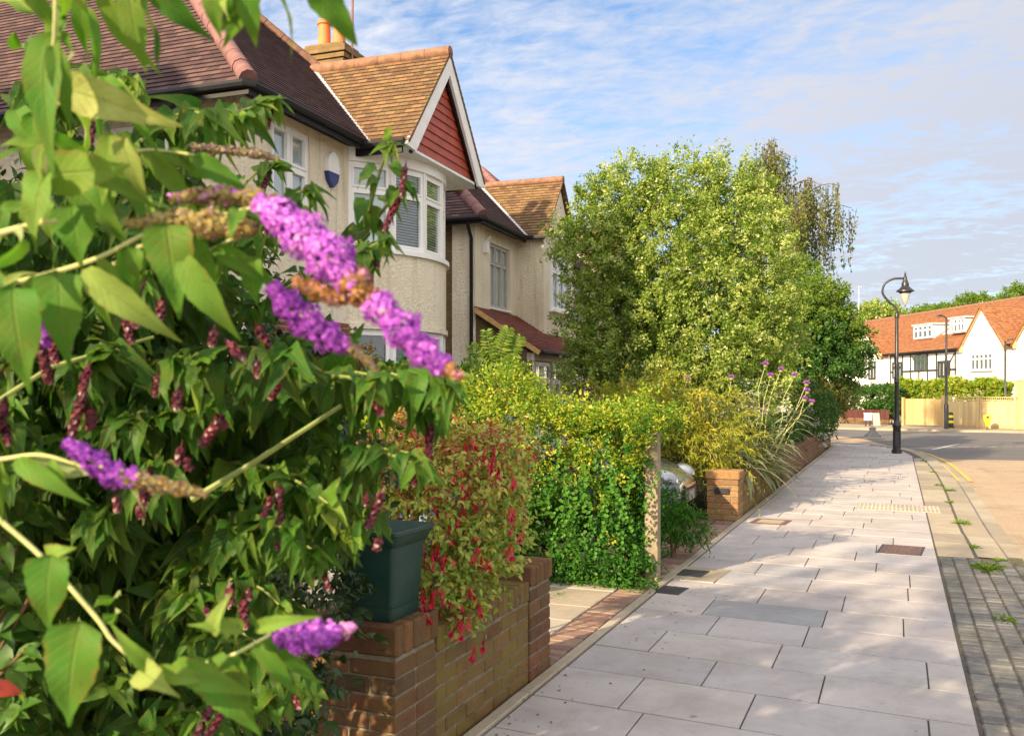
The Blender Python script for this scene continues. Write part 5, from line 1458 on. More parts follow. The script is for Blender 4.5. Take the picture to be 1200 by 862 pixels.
# trailing strands near the post and along the face
for k in range(34):
    x = random.uniform(-3.3, -1.88); z0 = random.uniform(.7, 1.25); y0 = 7.46 + random.gauss(0, .05) if x < -1.98 else random.uniform(7.5, 7.9)
    nn = 26; s = np.linspace(0, 1, nn); ln = random.uniform(.3, .75)
    PP = np.stack([x + .05*np.sin(s*4+k), y0-.05*np.sin(s*2.5), z0 - ln*s], 1) + rng.normal(size=(nn, 3))*.012
    lv.add(PP, rng.normal(size=(nn, 3))*.6-UP*.6+np.array([0, -.4, 0]), np.array([[.2, -1, .5]]), .034, 1.1, T_ROUND, rng.uniform(.4, 1, nn))
g = 900; PP = np.stack([rng.uniform(-3.2, -1.8, g), 7.5-np.abs(rng.normal(0, .08, g)), np.abs(rng.normal(0, .05, g))+.01], 1)
lv.add(PP, rng.normal(size=(g, 3)), UP+rng.normal(size=(g, 3))*.4, .03, 1, T_ROUND)
# larger compound leaves coming through the hedge face
for k in range(16):
    c = np.array([random.uniform(-3.6, -2.2), 7.4, random.uniform(.3, 1.0)]); d = nrm(np.array([random.gauss(0, .5), -.6, -.3+random.gauss(0, .3)]))
    sd_ = nrm(np.cross(d, UP)); i = np.arange(9)
    for sg in (-1, 1): lv.add(c + d*(i[:, None]*.022), d*.5+sd_*sg, UP-d*.5, .045*(1-i/14), 1.2, T_DIA, .85)
lv.build('green_foliage', L_IVY, hd); lg.build('golden_foliage', L_GOLD, hd)
m = MB()
for k in range(9):
    x = -2.2-k*.48; m.tube([(x, 7.87, -.05), (x+.03, 7.85, .6), (x-.05, 7.9, 1.3)], [.03, .022, .01], 6)
m.build('stems', M_STEM_BROWN, hd, True, org=hd.location)

# fern leaved tree of heaven rising behind the hedge
p = at(585, 462, 9.4); fern = plant('pinnate_sapling', (p.x, p.y, 0), 'bright green fern leaved sapling rising behind the hedge', 'sapling')
lv = Leaves(); m = MB(); m.tube([(p.x, p.y, 0), (p.x, p.y, 1.4), (p.x+.03, p.y, 2.0)], [.02, .015, .008], 6)
for (a, e) in (((578,440),(570,388)),((585,440),(545,425)),((590,430),(610,395)),((590,445),(618,432)),((580,430),(596,385)),((575,445),(552,405)),((595,440),(604,418)),((570,450),(540,445))):
    A0, Ee = atn(*a, 9.4), atn(*e, 9.4+random.gauss(0, .12)); c = (A0+Ee)/2 + UP*.06
    i = np.linspace(.1, 1, 13)[:, None]; Q = (1-i)**2*A0+2*i*(1-i)*c+i*i*Ee; d = nrm(Ee-A0); view = nrm(np.array([.5, -1, .3])); sd_ = nrm(np.cross(d, view))
    m.tube([tuple(q) for q in Q], .004, 4, False)
    for sg in (-1, 1): lv.add(Q, d*.45+sd_*sg-UP*.15, view+UP*.6, .15*(1-.55*i[:, 0]), .9, T_DIA, rng.uniform(.2, .8, 13))
lv.build('fronds', L_LIME, fern); m.build('stem', M_STEM_GREEN, fern, True, org=fern.location)

# ------------------------------------------------------------------ fuchsia over the near wall
fu = plant('fuchsia_bush', (-2.45, 4.5, 0), 'variegated fuchsia bush with red hanging flowers spilling over the wall', 'shrub')
bl = pxblobs([(555,560,4.7,50,60,.25),(520,590,4.55,48,70,.22),(575,610,4.75,36,55,.2),(520,650,4.4,40,50,.15),(555,660,4.55,36,45,.14),(480,540,4.8,46,50,.25),(450,570,4.7,40,60,.25),(540,700,4.3,24,32,.1),(580,535,4.95,34,34,.2),(500,505,5.0,40,26,.2)])
lv = Leaves(); P, O = scatter_blobs(bl, 950, .75); vw = np.array([.3, -.9, .2])
def fut(pos):
    red = np.clip((pos[..., 2]-.85)*1.5, 0, 1)*.75
    return np.clip(rng.normal(.43, .22, pos.shape[:2]) + red*rng.random(pos.shape[:2])*1.0, 0, 1)
crown(lv, P, O + np.array([.2, -.4, 0]), .10, 15, .034, T_OVAL, .2, .4, .9, fut); lv.build('foliage', L_FUCH, fu, True)
m = MB()
for b in bl:
    c = Vector(b[0]); m.tube([(-2.5+random.gauss(0, .05), 4.5+random.gauss(0, .1), -.02), ((c.x-2.5)/2, (c.y+4.5)/2, c.z*.7+.1), c], [.012, .009, .004], 5)
m.build('stems', M_STEM_BROWN, fu, True, org=fu.location)
def flower_mesh():
    lv = Leaves(); a = np.linspace(0, 2*np.pi, 5)[:4]; o = np.zeros((4, 3))
    lv.add(o-UP*.012, np.stack([np.cos(a)*.5, np.sin(a)*.5, -np.ones(4)*.8], 1), np.stack([np.cos(a), np.sin(a), np.ones(4)*.3], 1), .024, .9, T_DIA, .3)
    lv.add(o-UP*.012, np.stack([np.cos(a+.8)*.15, np.sin(a+.8)*.15, -np.ones(4)], 1), np.stack([np.cos(a+.8), np.sin(a+.8), np.zeros(4)], 1), .02, 1.2, T_DIA, 1.0)
    lv.add(np.zeros((5, 3)), rng.normal(size=(5, 3))*.12-UP, np.array([[1, 0, 0]]), .038, .25, T_NARROW, .6)
    lv.add(np.zeros((3, 3))+UP*.02, -UP+rng.normal(size=(3, 3))*.02, rvec(3), .034, .9, T_NARROW, .1)
    return mesh_np('fuchsia_flower', np.concatenate(lv.V), [np.concatenate(f) for f in lv.F.values()], np.concatenate(lv.uv), np.concatenate(lv.t))
fm = flower_mesh(); fm.materials.append(F_FUCH)
fl = [(555,520),(565,530),(575,545),(560,540),(590,550),(582,560),(535,560),(520,580),(545,575),(515,590),(500,585),(525,600),(570,570),(560,590),(600,600),(603,570),(500,640),(508,650),(515,645),(505,655),(520,660),(498,690),(505,700),(512,690),(500,710),(535,610),(530,620),(540,600),(605,620),(596,640),(560,650),(548,690),(552,712),(538,735),(545,728),(562,760),(505,720),(575,660),(512,570),(490,560),(478,545),(470,560),(488,520),(500,510),(530,530),(545,545)]
for u, v in fl:
    for q in range(2 if len(fu.children) < 76 else 1):
        o = bpy.data.objects.new('flower', fm); COL.objects.link(o); o.parent = fu
        d_ = 4.7 - max(0, v-560)*.0026 - .2
        o.location = at(u+random.gauss(0, 5), v+random.gauss(0, 4), d_+random.gauss(0, .04)) - Vector(fu.location)
        o.rotation_euler = (random.gauss(0, .25), random.gauss(0, .25), random.random()*6); k = random.uniform(1.0, 1.5); o.scale = (k, k, k)
xf = Leaves(); vw_ = np.array([.35, -.85, .1])
P, O = scatter_blobs(bl, 330, 1.0); kk = (O @ vw_) > .2; P = P[kk]+O[kk]*.05; n = len(P)
for a_ in range(4): xf.add(P-UP*.012, nrm(rng.normal(size=(n, 3))*.5-UP*.9), rvec(n), .026, .8, T_DIA, rng.uniform(0, .8, n))
xf.add(P, -UP+rng.normal(size=(n, 3))*.15, rvec(n), .045, .5, T_NARROW, .4)
tag(xf.build('flowers', F_FUCH, fu), kind='stuff')

# golden and bronze shrubs between fuchsia and the drive
def blob_shrub(name, label, blobs, n, per, L, mat, size=.12, templ=None, up=.4, droop=.2, z0=0.0, cat='shrub', smooth=False):
    b = pxblobs(blobs); c = np.mean([q[0] for q in b], 0); t = plant(name, (c[0], c[1], z0), label, cat)
    lv = Leaves(); P, O = scatter_blobs(b, n, .75); k = P[:, 2] > z0+.02; crown(lv, P[k], O[k], size, per, L, templ or T_DIA, up, droop); lv.build('foliage', mat, t)
    m = MB()
    for q in b:
        e = Vector(q[0]); s = Vector((c[0]+random.gauss(0, .05), c[1]+random.gauss(0, .05), z0-.03)); m.tube([s, s.lerp(e, .5)+Vector((0, 0, .05)), e], [.02, .014, .006], 5)
    m.build('stems', M_STEM_BROWN, t, True, org=t.location)
    return t
blob_shrub('golden_shrub', 'small golden leaved shrub behind the honeysuckle leaves and planter', [(440,525,5.2,42,24,None),(400,530,5.2,30,26,None),(470,560,5.2,30,30,None)], 260, 18, .05, L_GOLD, .1, T_DIA)
blob_shrub('bronze_shrub', 'orange bronze shrub under the brick front of the bow window', [(375,440,8.8,34,30,None),(400,425,8.8,24,22,None),(345,450,8.8,26,26,None),(425,470,8.8,30,26,None)], 420, 20, .05, L_BRONZE, .14)
blob_shrub('garden_shrub', 'mid green leafy shrub beyond the blue car', [(470,460,9.6,40,24,None),(520,468,9.4,36,26,None),(430,465,9.6,30,20,None)], 420, 22, .06, L_IVY, .16)

# ------------------------------------------------------------------ golden broom over the gate pillar
p = at(850, 462, 13.0); br_ = plant('golden_broom', (p.x-.3, p.y, 0), 'arching golden broom spilling over the brick gate pillar', 'shrub')
lv = Leaves(); m = MB()
for k in range(900):
    b = np.array([random.uniform(-4.2, -2.2), random.uniform(12.3, 14.6), random.uniform(.3, .9)])
    th = random.uniform(-2.4, .9); out = np.array([math.cos(th), math.sin(th), 0])*random.uniform(.15, .75)
    h_ = random.uniform(.45, 1.25) if b[0] < -2.6 else random.uniform(.3, .7); fall = random.uniform(-.1, .85)
    tip = b + out + UP*(h_-fall); mid = b + out*.45 + UP*h_*1.15
    nn = 26; s = np.linspace(.12, 1, nn)[:, None]; Q = (1-s)**2*b+2*s*(1-s)*mid+s*s*tip
    d = nrm(np.gradient(Q, axis=0)); 
    lv.add(Q, d*.8+rng.normal(size=(nn, 3))*.55, UP+rng.normal(size=(nn, 3))*.6, rng.uniform(.045, .09, nn), 1.0, T_NARROW, np.clip(random.gauss(.45, .2)+rng.normal(0, .12, nn), 0, 1))
    if k % 2 == 0: m.tube([tuple(Q[i]) for i in (0, 8, 16, 25)], [.005, .004, .003, .002], 4, False)
lv.build('foliage', L_BROOM, br_); m.build('stems', M_STEM_GREEN, br_, org=br_.location)

# cardoons: silver leaves, tall stems, purple thistle heads
cd_ = plant('cardoon_clump', at(915, 462, 15.2)*1.0, 'tall silver leaved cardoons with purple thistle heads over the wall', 'cardoon')
cd_.location.z = 0
lv = Leaves(); m = MB(); T_LONG = [leaf_t(lanc(.09), 7, 3, .4, .55), leaf_t(lanc(.08), 7, 3, .3, .85, 0, .3)]
heads = [(805,445,13.8),(857,443,14.2),(903,441,14.6),(915,434,15.0),(945,450,15.2),(946,459,15.0),(943,468,14.8),(951,472,15.4),(897,428,15.4),(931,441,15.6)]
hs = Leaves()
for i, (u, v, d) in enumerate(heads):
    Hd = at(u, v, d); b = Vector((min(Hd.x-.35, -2.15), Hd.y+random.gauss(0, .2), .1))
    st = smooth_path([tuple(b.xy), tuple(b.lerp(Hd, .5).xy), tuple(Hd.xy)], 4)
    pts3 = [b.lerp(Hd, k/5) + Vector((random.gauss(0, .05), random.gauss(0, .05), 0))*(0 if k in (0, 5) else 1) for k in range(6)]
    m.tube(pts3, [.011, .009, .008, .006, .005, .005], 5)
    for k in range(16):
        q = b.lerp(Hd, random.uniform(.05, .8)); a = random.random()*6.3
        lv.add(np.array(q), np.array([math.cos(a), math.sin(a), .55]), UP, random.uniform(.22, .5), 1, T_LONG, random.random())
    hm = MB(); hm.lathe(Hd-Vector((0,0,.045)), [(.008,0),(.03,.012),(.037,.032),(.028,.052)], 10); hp = hm.build('flower_head', M_STEM_GREEN, cd_, True, org=cd_.location)
    tf = Leaves(); nn = 60; dd = rvec(nn); dd[:, 2] = np.abs(dd[:, 2])+.5
    tf.add(np.array(Hd)[None]+dd*.010, dd, rvec(nn), random.uniform(.045, .065), 1, T_NARROW); tu = tf.build('tuft', F_THISTLE, cd_); tu.parent = hp
for k in range(260):
    b = np.array([random.uniform(-2.7, -1.95), random.uniform(13.2, 16.8), random.uniform(.25, .8)]); a = random.gauss(-.6, 1.0)
    lv.add(b, np.array([math.cos(a), math.sin(a), random.uniform(.3, 1.3)]), UP, random.uniform(.35, .75), 1, T_LONG, random.random())
for k in range(220):
    b = np.array([random.uniform(-3.2, -2.2), random.uniform(13.2, 16.8), random.uniform(.8, 1.5)]); a = random.gauss(-.6, 1.5)
    lv.add(b, np.array([math.cos(a), math.sin(a), random.uniform(.3, 1.3)]), UP, random.uniform(.25, .5), 1, T_LONG, random.random())
lv.build('leaves', L_SILVER, cd_); m.build('stems', M_STEM_PALE, cd_, True, org=cd_.location)

# feathery green growth before the silver car, between post and pillar
blob_shrub('feathery_shrub', 'feathery dark green shrub in front of the parked silver car', [(782,600,9.0,10,22,.15),(800,618,9.2,22,9,.15)], 200, 16, .05, L_IVY, .16, T_NARROW, .2, .5)
# clipped and flowering things along the long wall
def box_hedge(name, label, lo, hi, n, per, L, mat, faces=('-y', '+x', '+z', '-x'), rz=0, size=.09, loc=None):
    c = ((lo[0]+hi[0])/2, (lo[1]+hi[1])/2, 0); t = plant(name, c, label, 'hedge'); lv = Leaves()
    P, O = box_surface(lo, hi, n, list(faces), .05); crown(lv, P, O, size, per, L, T_DIA, .2, .2); lv.build('foliage', mat, t)
    m = MB()
    for k in range(6):
        q = Vector(lo).lerp(Vector(hi), (k+.5)/6); m.tube([(q.x, q.y, -.04), (q.x, q.y, hi[2]*.8)], [.03, .012], 5)
    m.build('stems', M_STEM_BROWN, t, org=t.location)
    return t
box_hedge('clipped_hedge', 'clipped dark green hedge behind the long low wall', (-2.75, 17.3, .3), (-2.02, 22.5, 1.12), 900, 22, .045, L_DEEP)
blob_shrub('flowering_shrub', 'white flowering shrub above the long low wall', [(952,500,24.0,9,18,.25),(960,508,24.6,8,13,.25),(946,490,23.6,8,10,.25)], 110, 14, .05, L_WHITEF, .12)
blob_shrub('dark_shrub', 'dark green shrub behind the white flowering shrub', [(950,480,23.6,24,26,.5),(962,490,24.8,16,24,.4)], 320, 22, .06, L_DEEP, .16)
box_hedge('clipped_conifer', 'small clipped bright hedge at the far end of the wall', (-2.35, 27.2, .3), (-1.92, 29.4, 1.0), 420, 20, .04, L_LIME)
blob_shrub('yellow_shrub', 'loose yellow green shrub below the dark round tree', [(968,470,26.8,22,24,.5),(985,462,27.2,14,20,.4),(950,465,26.5,20,20,.5)], 420, 20, .07, L_BIRCH, .2)

# hedges across the junction
def world_hedge(name, label, u0, u1, d0, d1, z0, z1, thick, n, L, mat):
    a, b = at(u0, 462, d0), at(u1, 462, d1); v = b-a; v.z = 0; t = plant(name, ((a.x+b.x)/2, (a.y+b.y)/2, 0), label, 'hedge'); lv = Leaves()
    P, O = box_surface((0, 0, z0), (v.length, thick, z1), n, ['-y', '+z', '+x', '-x'], .18)
    al = math.atan2(v.y, v.x); Rm = np.array([[math.cos(al), -math.sin(al), 0], [math.sin(al), math.cos(al), 0], [0, 0, 1]])
    P = P @ Rm.T + np.array([a.x, a.y, 0]); O = O @ Rm.T
    crown(lv, P, O, .25, 22, L, T_DIA, .3, .2); lv.build('foliage', mat, t)
    m = MB()
    for k in range(5):
        q = a.lerp(b, (k+.5)/5) + Vector((-v.y, v.x, 0)).normalized()*thick*.5; m.tube([(q.x, q.y, -.1), (q.x, q.y, z1*.8)], [.05, .02], 5)
    m.build('stems', M_STEM_BROWN, t, org=t.location)
world_hedge('far_hedge', 'dark green clipped hedge above the maroon panel fence', 975, 1046, 53.0, 50.3, .5, 1.85, 1.2, 620, .12, L_DEEP)
world_hedge('golden_hedge', 'sunlit yellow green hedge above the timber gate and fence', 1050, 1168, 52.0, 47.0, .6, 2.12, 1.4, 1700, .12, L_GOLD)

# ------------------------------------------------------------------ weeds in the joints
M_WEED = leaf_mat('weed_blade', [(0, (.07, .15, .02)), (1, (.2, .28, .04))], .35, .5)
for u, v, s in ((1155,665,1.3),(1128,612,1.0),(1112,588,.8),(1100,568,.9),(1142,640,.7),(1172,655,.6),(1093,553,.8),(1083,540,.9),(1178,724,.7),(655,697,.6),(1112,574,.9)):
    d = EYE*FPX/(v-VH); p = at(u, v, d); wt = thing('weed_tuft', (p.x, p.y, -.02), 'small green weed tuft growing in a paving joint near the kerb', 'weed', group='weeds in the paving joints')
    if u == 655: wt['label'] = 'tiny green weed in the brick edging of the driveway'; del wt['group']
    lv = Leaves(); n = int(150*s); a = rng.random(n)*6.28; r = np.abs(rng.normal(0, .06*s, n))
    P = np.stack([p.x+np.cos(a)*r*.6, p.y+np.sin(a)*r*1.5, np.full(n, -.015)], 1)
    lv.add(P, np.stack([np.cos(a), np.sin(a), rng.uniform(.2, 1.2, n)], 1), UP, rng.uniform(.03, .085, n)*s, 1.2, T_NARROW); lv.build('blades', M_WEED, wt)
pt_ = Leaves(); n = 90
pp = np.stack([rng.uniform(-1.85, -1.0, n), rng.uniform(3.0, 8.5, n), np.full(n, .003)], 1); pp[:, 0] = -1.84+np.abs(rng.normal(0, .25, n))
pt_.add(pp, rng.normal(size=(n, 3))*np.array([1, 1, .1]), UP, rng.uniform(.012, .03, n), 1, T_DIA); tag(pt_.build('fallen_petals', L_BRONZE), 'small dry fallen petals along the pavement edge', 'petals', kind='stuff')
# ------------------------------------------------------------------ Himalayan honeysuckle filling the near left
def in_poly(u, v, poly):
    c = False; j = len(poly)-1
    for i in range(len(poly)):
        if (poly[i][1] > v) != (poly[j][1] > v) and u < (poly[j][0]-poly[i][0])*(v-poly[i][1])/(poly[j][1]-poly[i][1])+poly[i][0]: c = not c
        j = i
    return c
ROOT = Vector((-2.15, 2.15, 0))
hs_ = plant('himalayan_honeysuckle', ROOT, 'big green leafy bush with hanging maroon flowers beside the brick pillar', 'shrub')
lv = Leaves(); m = MB(); spikes = []
TOCAM = nrm(np.array([.55, -.9, .25]))
def bez(a, c, b, s): return (1-s)**2*a+2*s*(1-s)*c+s*s*b
def shoot(A0, Cc, Bb, L0=.1, step=.055, tip_bunch=True, sp=.4, r=.004, tint0=.4):
    A0, Cc, Bb = map(np.array, (A0, Cc, Bb)); ln = np.linalg.norm(Cc-A0)+np.linalg.norm(Bb-Cc); n = max(4, int(ln/step))
    s = np.linspace(0.05, 1, n)[:, None]; Q = bez(A0, Cc, Bb, s); d = nrm(np.gradient(Q, axis=0))
    m.tube([tuple(q) for q in bez(A0, Cc, Bb, np.linspace(0, 1, 7)[:, None])], [r*1.3, r*1.2, r*1.1, r, r*.9, r*.7, r*.5], 5, False)
    sd_ = nrm(np.cross(d, UP)+1e-6); alt = np.arange(n) % 2
    for sg in (-1, 1):
        side = np.where(alt[:, None] == 0, sd_*sg, nrm(np.cross(sd_, d))*sg*.6+TOCAM*.5)
        D = side*.75+d*.35-UP*.75+TOCAM*.25+rng.normal(size=(n, 3))*.3
        N = UP*.75+TOCAM*.75+rng.normal(size=(n, 3))*.4
        k = np.clip(1.15-s[:, 0]*.45, .5, 1)*L0*rng.uniform(.7, 1.25, n)
        lv.add(Q+side*.012, D, N, k, rng.uniform(.65, 1.05, n), T_LEYC, np.clip(rng.normal(tint0, .17, n), 0, 1))
    if tip_bunch:
        lv.add(np.tile(Bb, (5, 1)), rng.normal(size=(5, 3))*.6+d[-1]-UP*.2, UP+TOCAM, L0*.6, 1, T_LEYC, np.clip(rng.normal(tint0+.25, .2, 5), 0, 1))
    if random.random() < sp: spikes.append(Bb-UP*.01)
    if random.random() < sp: spikes.append(Q[n//2]-UP*.01)

POLY = [(-60,250),(0,150),(70,150),(150,190),(215,150),(280,150),(320,190),(325,260),(300,300),(330,380),(350,430),(400,450),(440,510),(440,550),(395,575),(345,640),(315,700),(330,790),(300,900),(-60,900)]
k = 0
while k < 235:
    u, v = random.uniform(-60, 500), random.uniform(120, 900)
    if not in_poly(u, v, POLY): continue
    d = random.uniform(1.5, 2.45)
    if v > 640: d = random.uniform(1.75, 2.4)
    B = at(u, v, d); out = (B-ROOT-Vector((0,0,1.1))).normalized()
    A0 = B.lerp(ROOT + Vector((0, 0, max(.2, B.z-.55))), .42); Cc = A0.lerp(B, .5)+Vector((0, 0, .12))
    shoot(A0, Cc, B, random.uniform(.08, .13),   .058, True, .07, tint0=.36); k += 1
# sprigs that reach out clear of the mass
for a, c, b, d, L0, t0 in (((410,300),(430,230),(455,172),1.75,.062,.6),((405,310),(445,250),(470,220),1.75,.06,.55),((290,290),(320,235),(350,245),1.75,.07,.45),((330,335),(390,300),(440,290),1.8,.062,.5),
    ((200,190),(240,130),(300,125),1.8,.08,.55),((150,200),(200,120),(250,135),1.7,.09,.5),((280,480),(370,415),(440,440),1.65,.10,.5),((330,470),(430,420),(515,450),1.7,.105,.55),((400,460),(470,430),(505,480),1.7,.10,.5),((260,560),(370,490),(490,545),1.7,.085,.45),
    ((250,600),(350,550),(425,585),1.75,.085,.5),((250,640),(340,585),(405,625),1.75,.085,.55),((230,650),(310,610),(375,650),1.7,.085,.5),((200,700),(280,650),(340,720),1.7,.09,.4),((180,760),(260,700),(345,800),1.8,.085,.4),((240,560),(310,520),(385,590),1.65,.09,.6),((60,140),(110,80),(150,110),1.9,.09,.6),((20,120),(60,70),(90,90),1.9,.09,.6)):
    for q in range(1 if a[0] > 400 and a[1] < 340 else 2): shoot(at(a[0]+random.gauss(0,8), a[1]+random.gauss(0,8), d+.25), at(c[0]+random.gauss(0,8), c[1]+random.gauss(0,8), d+.05), at(b[0]+q*random.gauss(0,14), b[1]+q*random.gauss(0,14), d-.05+random.gauss(0,.06)), L0, .05, True, .35, tint0=t0)
m.tube([at(0,468,1.5), at(60,430,1.5), at(180,395,1.6)], [.004,.004,.003], 6, False)
m.tube([at(225,585,1.55), at(300,540,1.55), at(400,475,1.6)], [.006,.005,.004], 6, False)
for q in range(14):
    e = Vector((random.uniform(-2.2,-1.6), random.uniform(1.2,2.2), random.uniform(.5,1.2))); s = ROOT+Vector((random.gauss(0,.12), random.gauss(0,.12), -.03)); m.tube([s, s.lerp(e, .5)+Vector((0,0,.2)), e], [.012,.008,.002], 6)
lv.build('leaves', L_LEYC, hs_, True); m.build('stems', M_STEM_GREEN, hs_, True, org=hs_.location)
# hanging flower spikes: tiers of maroon bracts with pale tubes below
def spike_mesh(n):
    lv = Leaves()
    for k in range(n):
        z = -.0125*k-.012; rr = .007+.003*math.sin(math.pi*min(1, (k+1)/n)); a = np.arange(5)*1.2566+k*.6
        lv.add(np.stack([np.cos(a)*.003, np.sin(a)*.003, np.full(5, z+.004)], 1), np.stack([np.cos(a)*.75, np.sin(a)*.75, np.full(5, -.8)], 1), np.stack([np.cos(a), np.sin(a), np.full(5, .8)], 1), .020, 1.6, T_OVAL, rng.uniform(.1, .75, 5))
        if k > n-4: lv.add(np.stack([np.cos(a)*.004, np.sin(a)*.004, np.full(5, z)], 1), np.stack([np.cos(a)*.4, np.sin(a)*.4, np.full(5, -1.)], 1), np.stack([np.cos(a), np.sin(a), np.zeros(5)], 1), .017, 1., T_OVAL, rng.uniform(.85, 1, 5))
    lv.add(np.zeros((2, 3))+UP*.012, -UP+rng.normal(size=(2, 3))*.02, rvec(2), .05, .5, T_NARROW, .2)
    me = mesh_np('flower_spike', np.concatenate(lv.V), [np.concatenate(f) for f in lv.F.values()], np.concatenate(lv.uv), np.concatenate(lv.t), True); me.materials.append(F_MAROON); return me
sm_ = [spike_mesh(n) for n in (3, 5, 7)]
for u, v, d in ((105,440,1.4),(98,470,1.4),(107,490,1.42),(5,480,1.3),(5,505,1.32),(210,465,1.45),(250,440,1.5),(258,475,1.5),(262,500,1.5),(252,395,1.45),(160,340,1.45),(170,350,1.45),(175,560,1.45),(210,570,1.4),(168,575,1.45),(165,590,1.45),(135,590,1.4),(240,720,1.6),(285,710,1.6),(320,590,1.6),(330,610,1.62),(345,560,1.6),(430,590,1.62),(445,640,1.65),(435,605,1.65),(470,545,1.7),(330,450,1.55),(345,430,1.55),(235,830,1.7),(250,835,1.7),(265,840,1.7),(290,700,1.55),(40,300,1.3),(135,130,1.7),(150,125,1.7),(330,460,1.55),(300,390,1.6),(190,360,1.5),(265,410,1.5),(455,168,1.65),(462,178,1.65),(300,430,1.5),(150,360,1.5),(60,410,1.4),(340,640,1.6),(215,545,1.45)):
    for q in range(random.choice((1, 1, 2))): spikes.append(np.array(at(u+q*random.gauss(0, 14), v-12+q*random.gauss(0, 14), d-.03)))
random.shuffle(spikes); spikes = spikes[-98:] if len(spikes) > 98 else spikes
for P_ in spikes:
    o = bpy.data.objects.new('flower_spike', random.choice(sm_)); COL.objects.link(o); o.parent = hs_; o.location = Vector(P_) - ROOT
    o.rotation_euler = (random.gauss(0, .32), random.gauss(0, .32), random.random()*6); k = random.uniform(.42, .78); o.scale = (k, k, k*random.uniform(.8, 1.3))

# dark evergreen behind it, closing the view to the ground
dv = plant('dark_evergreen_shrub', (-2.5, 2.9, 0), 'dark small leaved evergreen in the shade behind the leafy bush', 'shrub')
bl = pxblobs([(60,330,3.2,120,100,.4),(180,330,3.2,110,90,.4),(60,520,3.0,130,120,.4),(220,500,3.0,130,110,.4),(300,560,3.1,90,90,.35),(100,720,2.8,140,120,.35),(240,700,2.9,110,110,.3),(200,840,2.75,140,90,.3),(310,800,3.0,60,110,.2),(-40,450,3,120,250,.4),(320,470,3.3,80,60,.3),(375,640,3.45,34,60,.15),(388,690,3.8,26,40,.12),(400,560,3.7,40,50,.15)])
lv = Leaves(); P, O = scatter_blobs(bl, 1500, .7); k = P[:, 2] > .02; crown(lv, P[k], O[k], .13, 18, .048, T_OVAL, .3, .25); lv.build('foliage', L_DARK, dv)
m = MB()
for b in bl: m.tube([(-2.5+random.gauss(0,.1), 2.9+random.gauss(0,.1), -.03), Vector(b[0])*.6+Vector((-1, 1.16, .1)), Vector(b[0])], [.02,.015,.006], 5)
m.build('stems', M_STEM_BROWN, dv, True, org=dv.location)
ph = plant('red_tipped_shrub', at(-15, 462, 1.75), 'shrub with one red young leaf at the lower left edge', 'shrub'); ph.location.z = 0
lv = Leaves(); lr = Leaves(); m = MB(); b = at(-40, 830, 1.75)
for u, v in ((20,640),(10,700),(30,760),(-10,790),(25,830),(40,690),(10,610)):
    e = at(u, v, 1.7+random.gauss(0,.05)); m.tube([(ph.location.x, ph.location.y, -.02), b, e], [.01,.007,.003], 5)
    lv.add(np.tile(np.array(e), (9, 1))-rng.random((9, 1))*(np.array(e)-np.array(b))*.4, rng.normal(size=(9, 3))+TOCAM*.3, UP+TOCAM, .06, 1, T_OVAL, rng.uniform(.3, .9, 9))
lr.add(atn(-10, 806, 1.45), CA*np.array([1, .4, .0]), UP*.4+TOCAM, .045, 1.5, T_OVAL, .5)
lv.build('leaves', L_DEEP, ph, True); lr.build('red_leaf', L_RED, ph, True); m.build('stems', M_STEM_BROWN, ph, True, org=ph.location)

# ------------------------------------------------------------------ buddleia in the very front
BR = Vector((-1.75, .75, 0))
bu = plant('buddleia_bush', BR, 'buddleia with long purple flower panicles and grey green leaves in front', 'shrub')
lv = Leaves(); m = MB()
RT = np.array([CA, SA, 0.0]); FWD = np.array([-SA, CA, 0.0])
def pxleaf(a, b, d, dd=0.0, W=1.0, t=.4, k=None, roll=0.0):
    A0, B0 = atn(*a, d), atn(*b, d+dd); D = B0-A0; L = np.linalg.norm(D); s = nrm(np.cross(nrm(D), -FWD))
    lv.add(A0, D, -FWD*math.cos(roll)+s*math.sin(roll)+UP*.35, L*1.04, W, [T_BUDD[k]] if k is not None else T_BUDD, t)
def stem(pts, d, r=.004, sides=7):
    P3 = [at(u, v, d[i] if hasattr(d, '__len__') else d) for i, (u, v) in enumerate(pts)]; n = len(P3)
    sp_ = []
    for i in range(n-1):
        p0, p1, p2, p3 = P3[max(i-1,0)], P3[i], P3[i+1], P3[min(i+2,n-1)]
        for q in range(5):
            t = q/5; sp_.append(.5*((2*p1)+(p2-p0)*t+(2*p0-5*p1+4*p2-p3)*t*t+(3*p1-p0-3*p2+p3)*t**3))
    sp_.append(P3[-1]); m.tube(sp_, [r*.78*(1-.45*i/len(sp_)) for i in range(len(sp_))], sides, False); return sp_
S1 = stem([(-60,545),(0,538),(50,533),(105,550)], 1.0, .0035)
S2 = stem([(-40,575),(0,609),(52,655),(112,722),(134,752),(176,782),(225,779),(270,768),(318,742)], [1.05]*9, .0042)
S3 = stem([(-60,350),(0,335),(52,322),(115,302),(175,272),(225,260),(310,240)], 1.02, .0042)
S4 = stem([(50,260),(55,185),(60,100),(64,42),(66,-40)], [.98,.96,.94,.92,.9], .004)
S5 = stem([(-40,285),(25,266),(68,258)], .95, .0045)
S6 = stem([(60,-20),(160,-35),(300,-30),(360,-40)], .95, .0035)
S7 = stem([(120,180),(180,176),(230,182)], 1.1, .003)
S8 = stem([(120,320),(175,285),(225,300),(300,265)], 1.08, .0035)
for S in (S1, S2, S3, S5): m.tube([BR+Vector((random.gauss(0,.04), random.gauss(0,.04), -.02)), BR.lerp(S[0], .55)+Vector((-.05, -.05, .15)), S[0]], [.014,.010,.0045], 7)
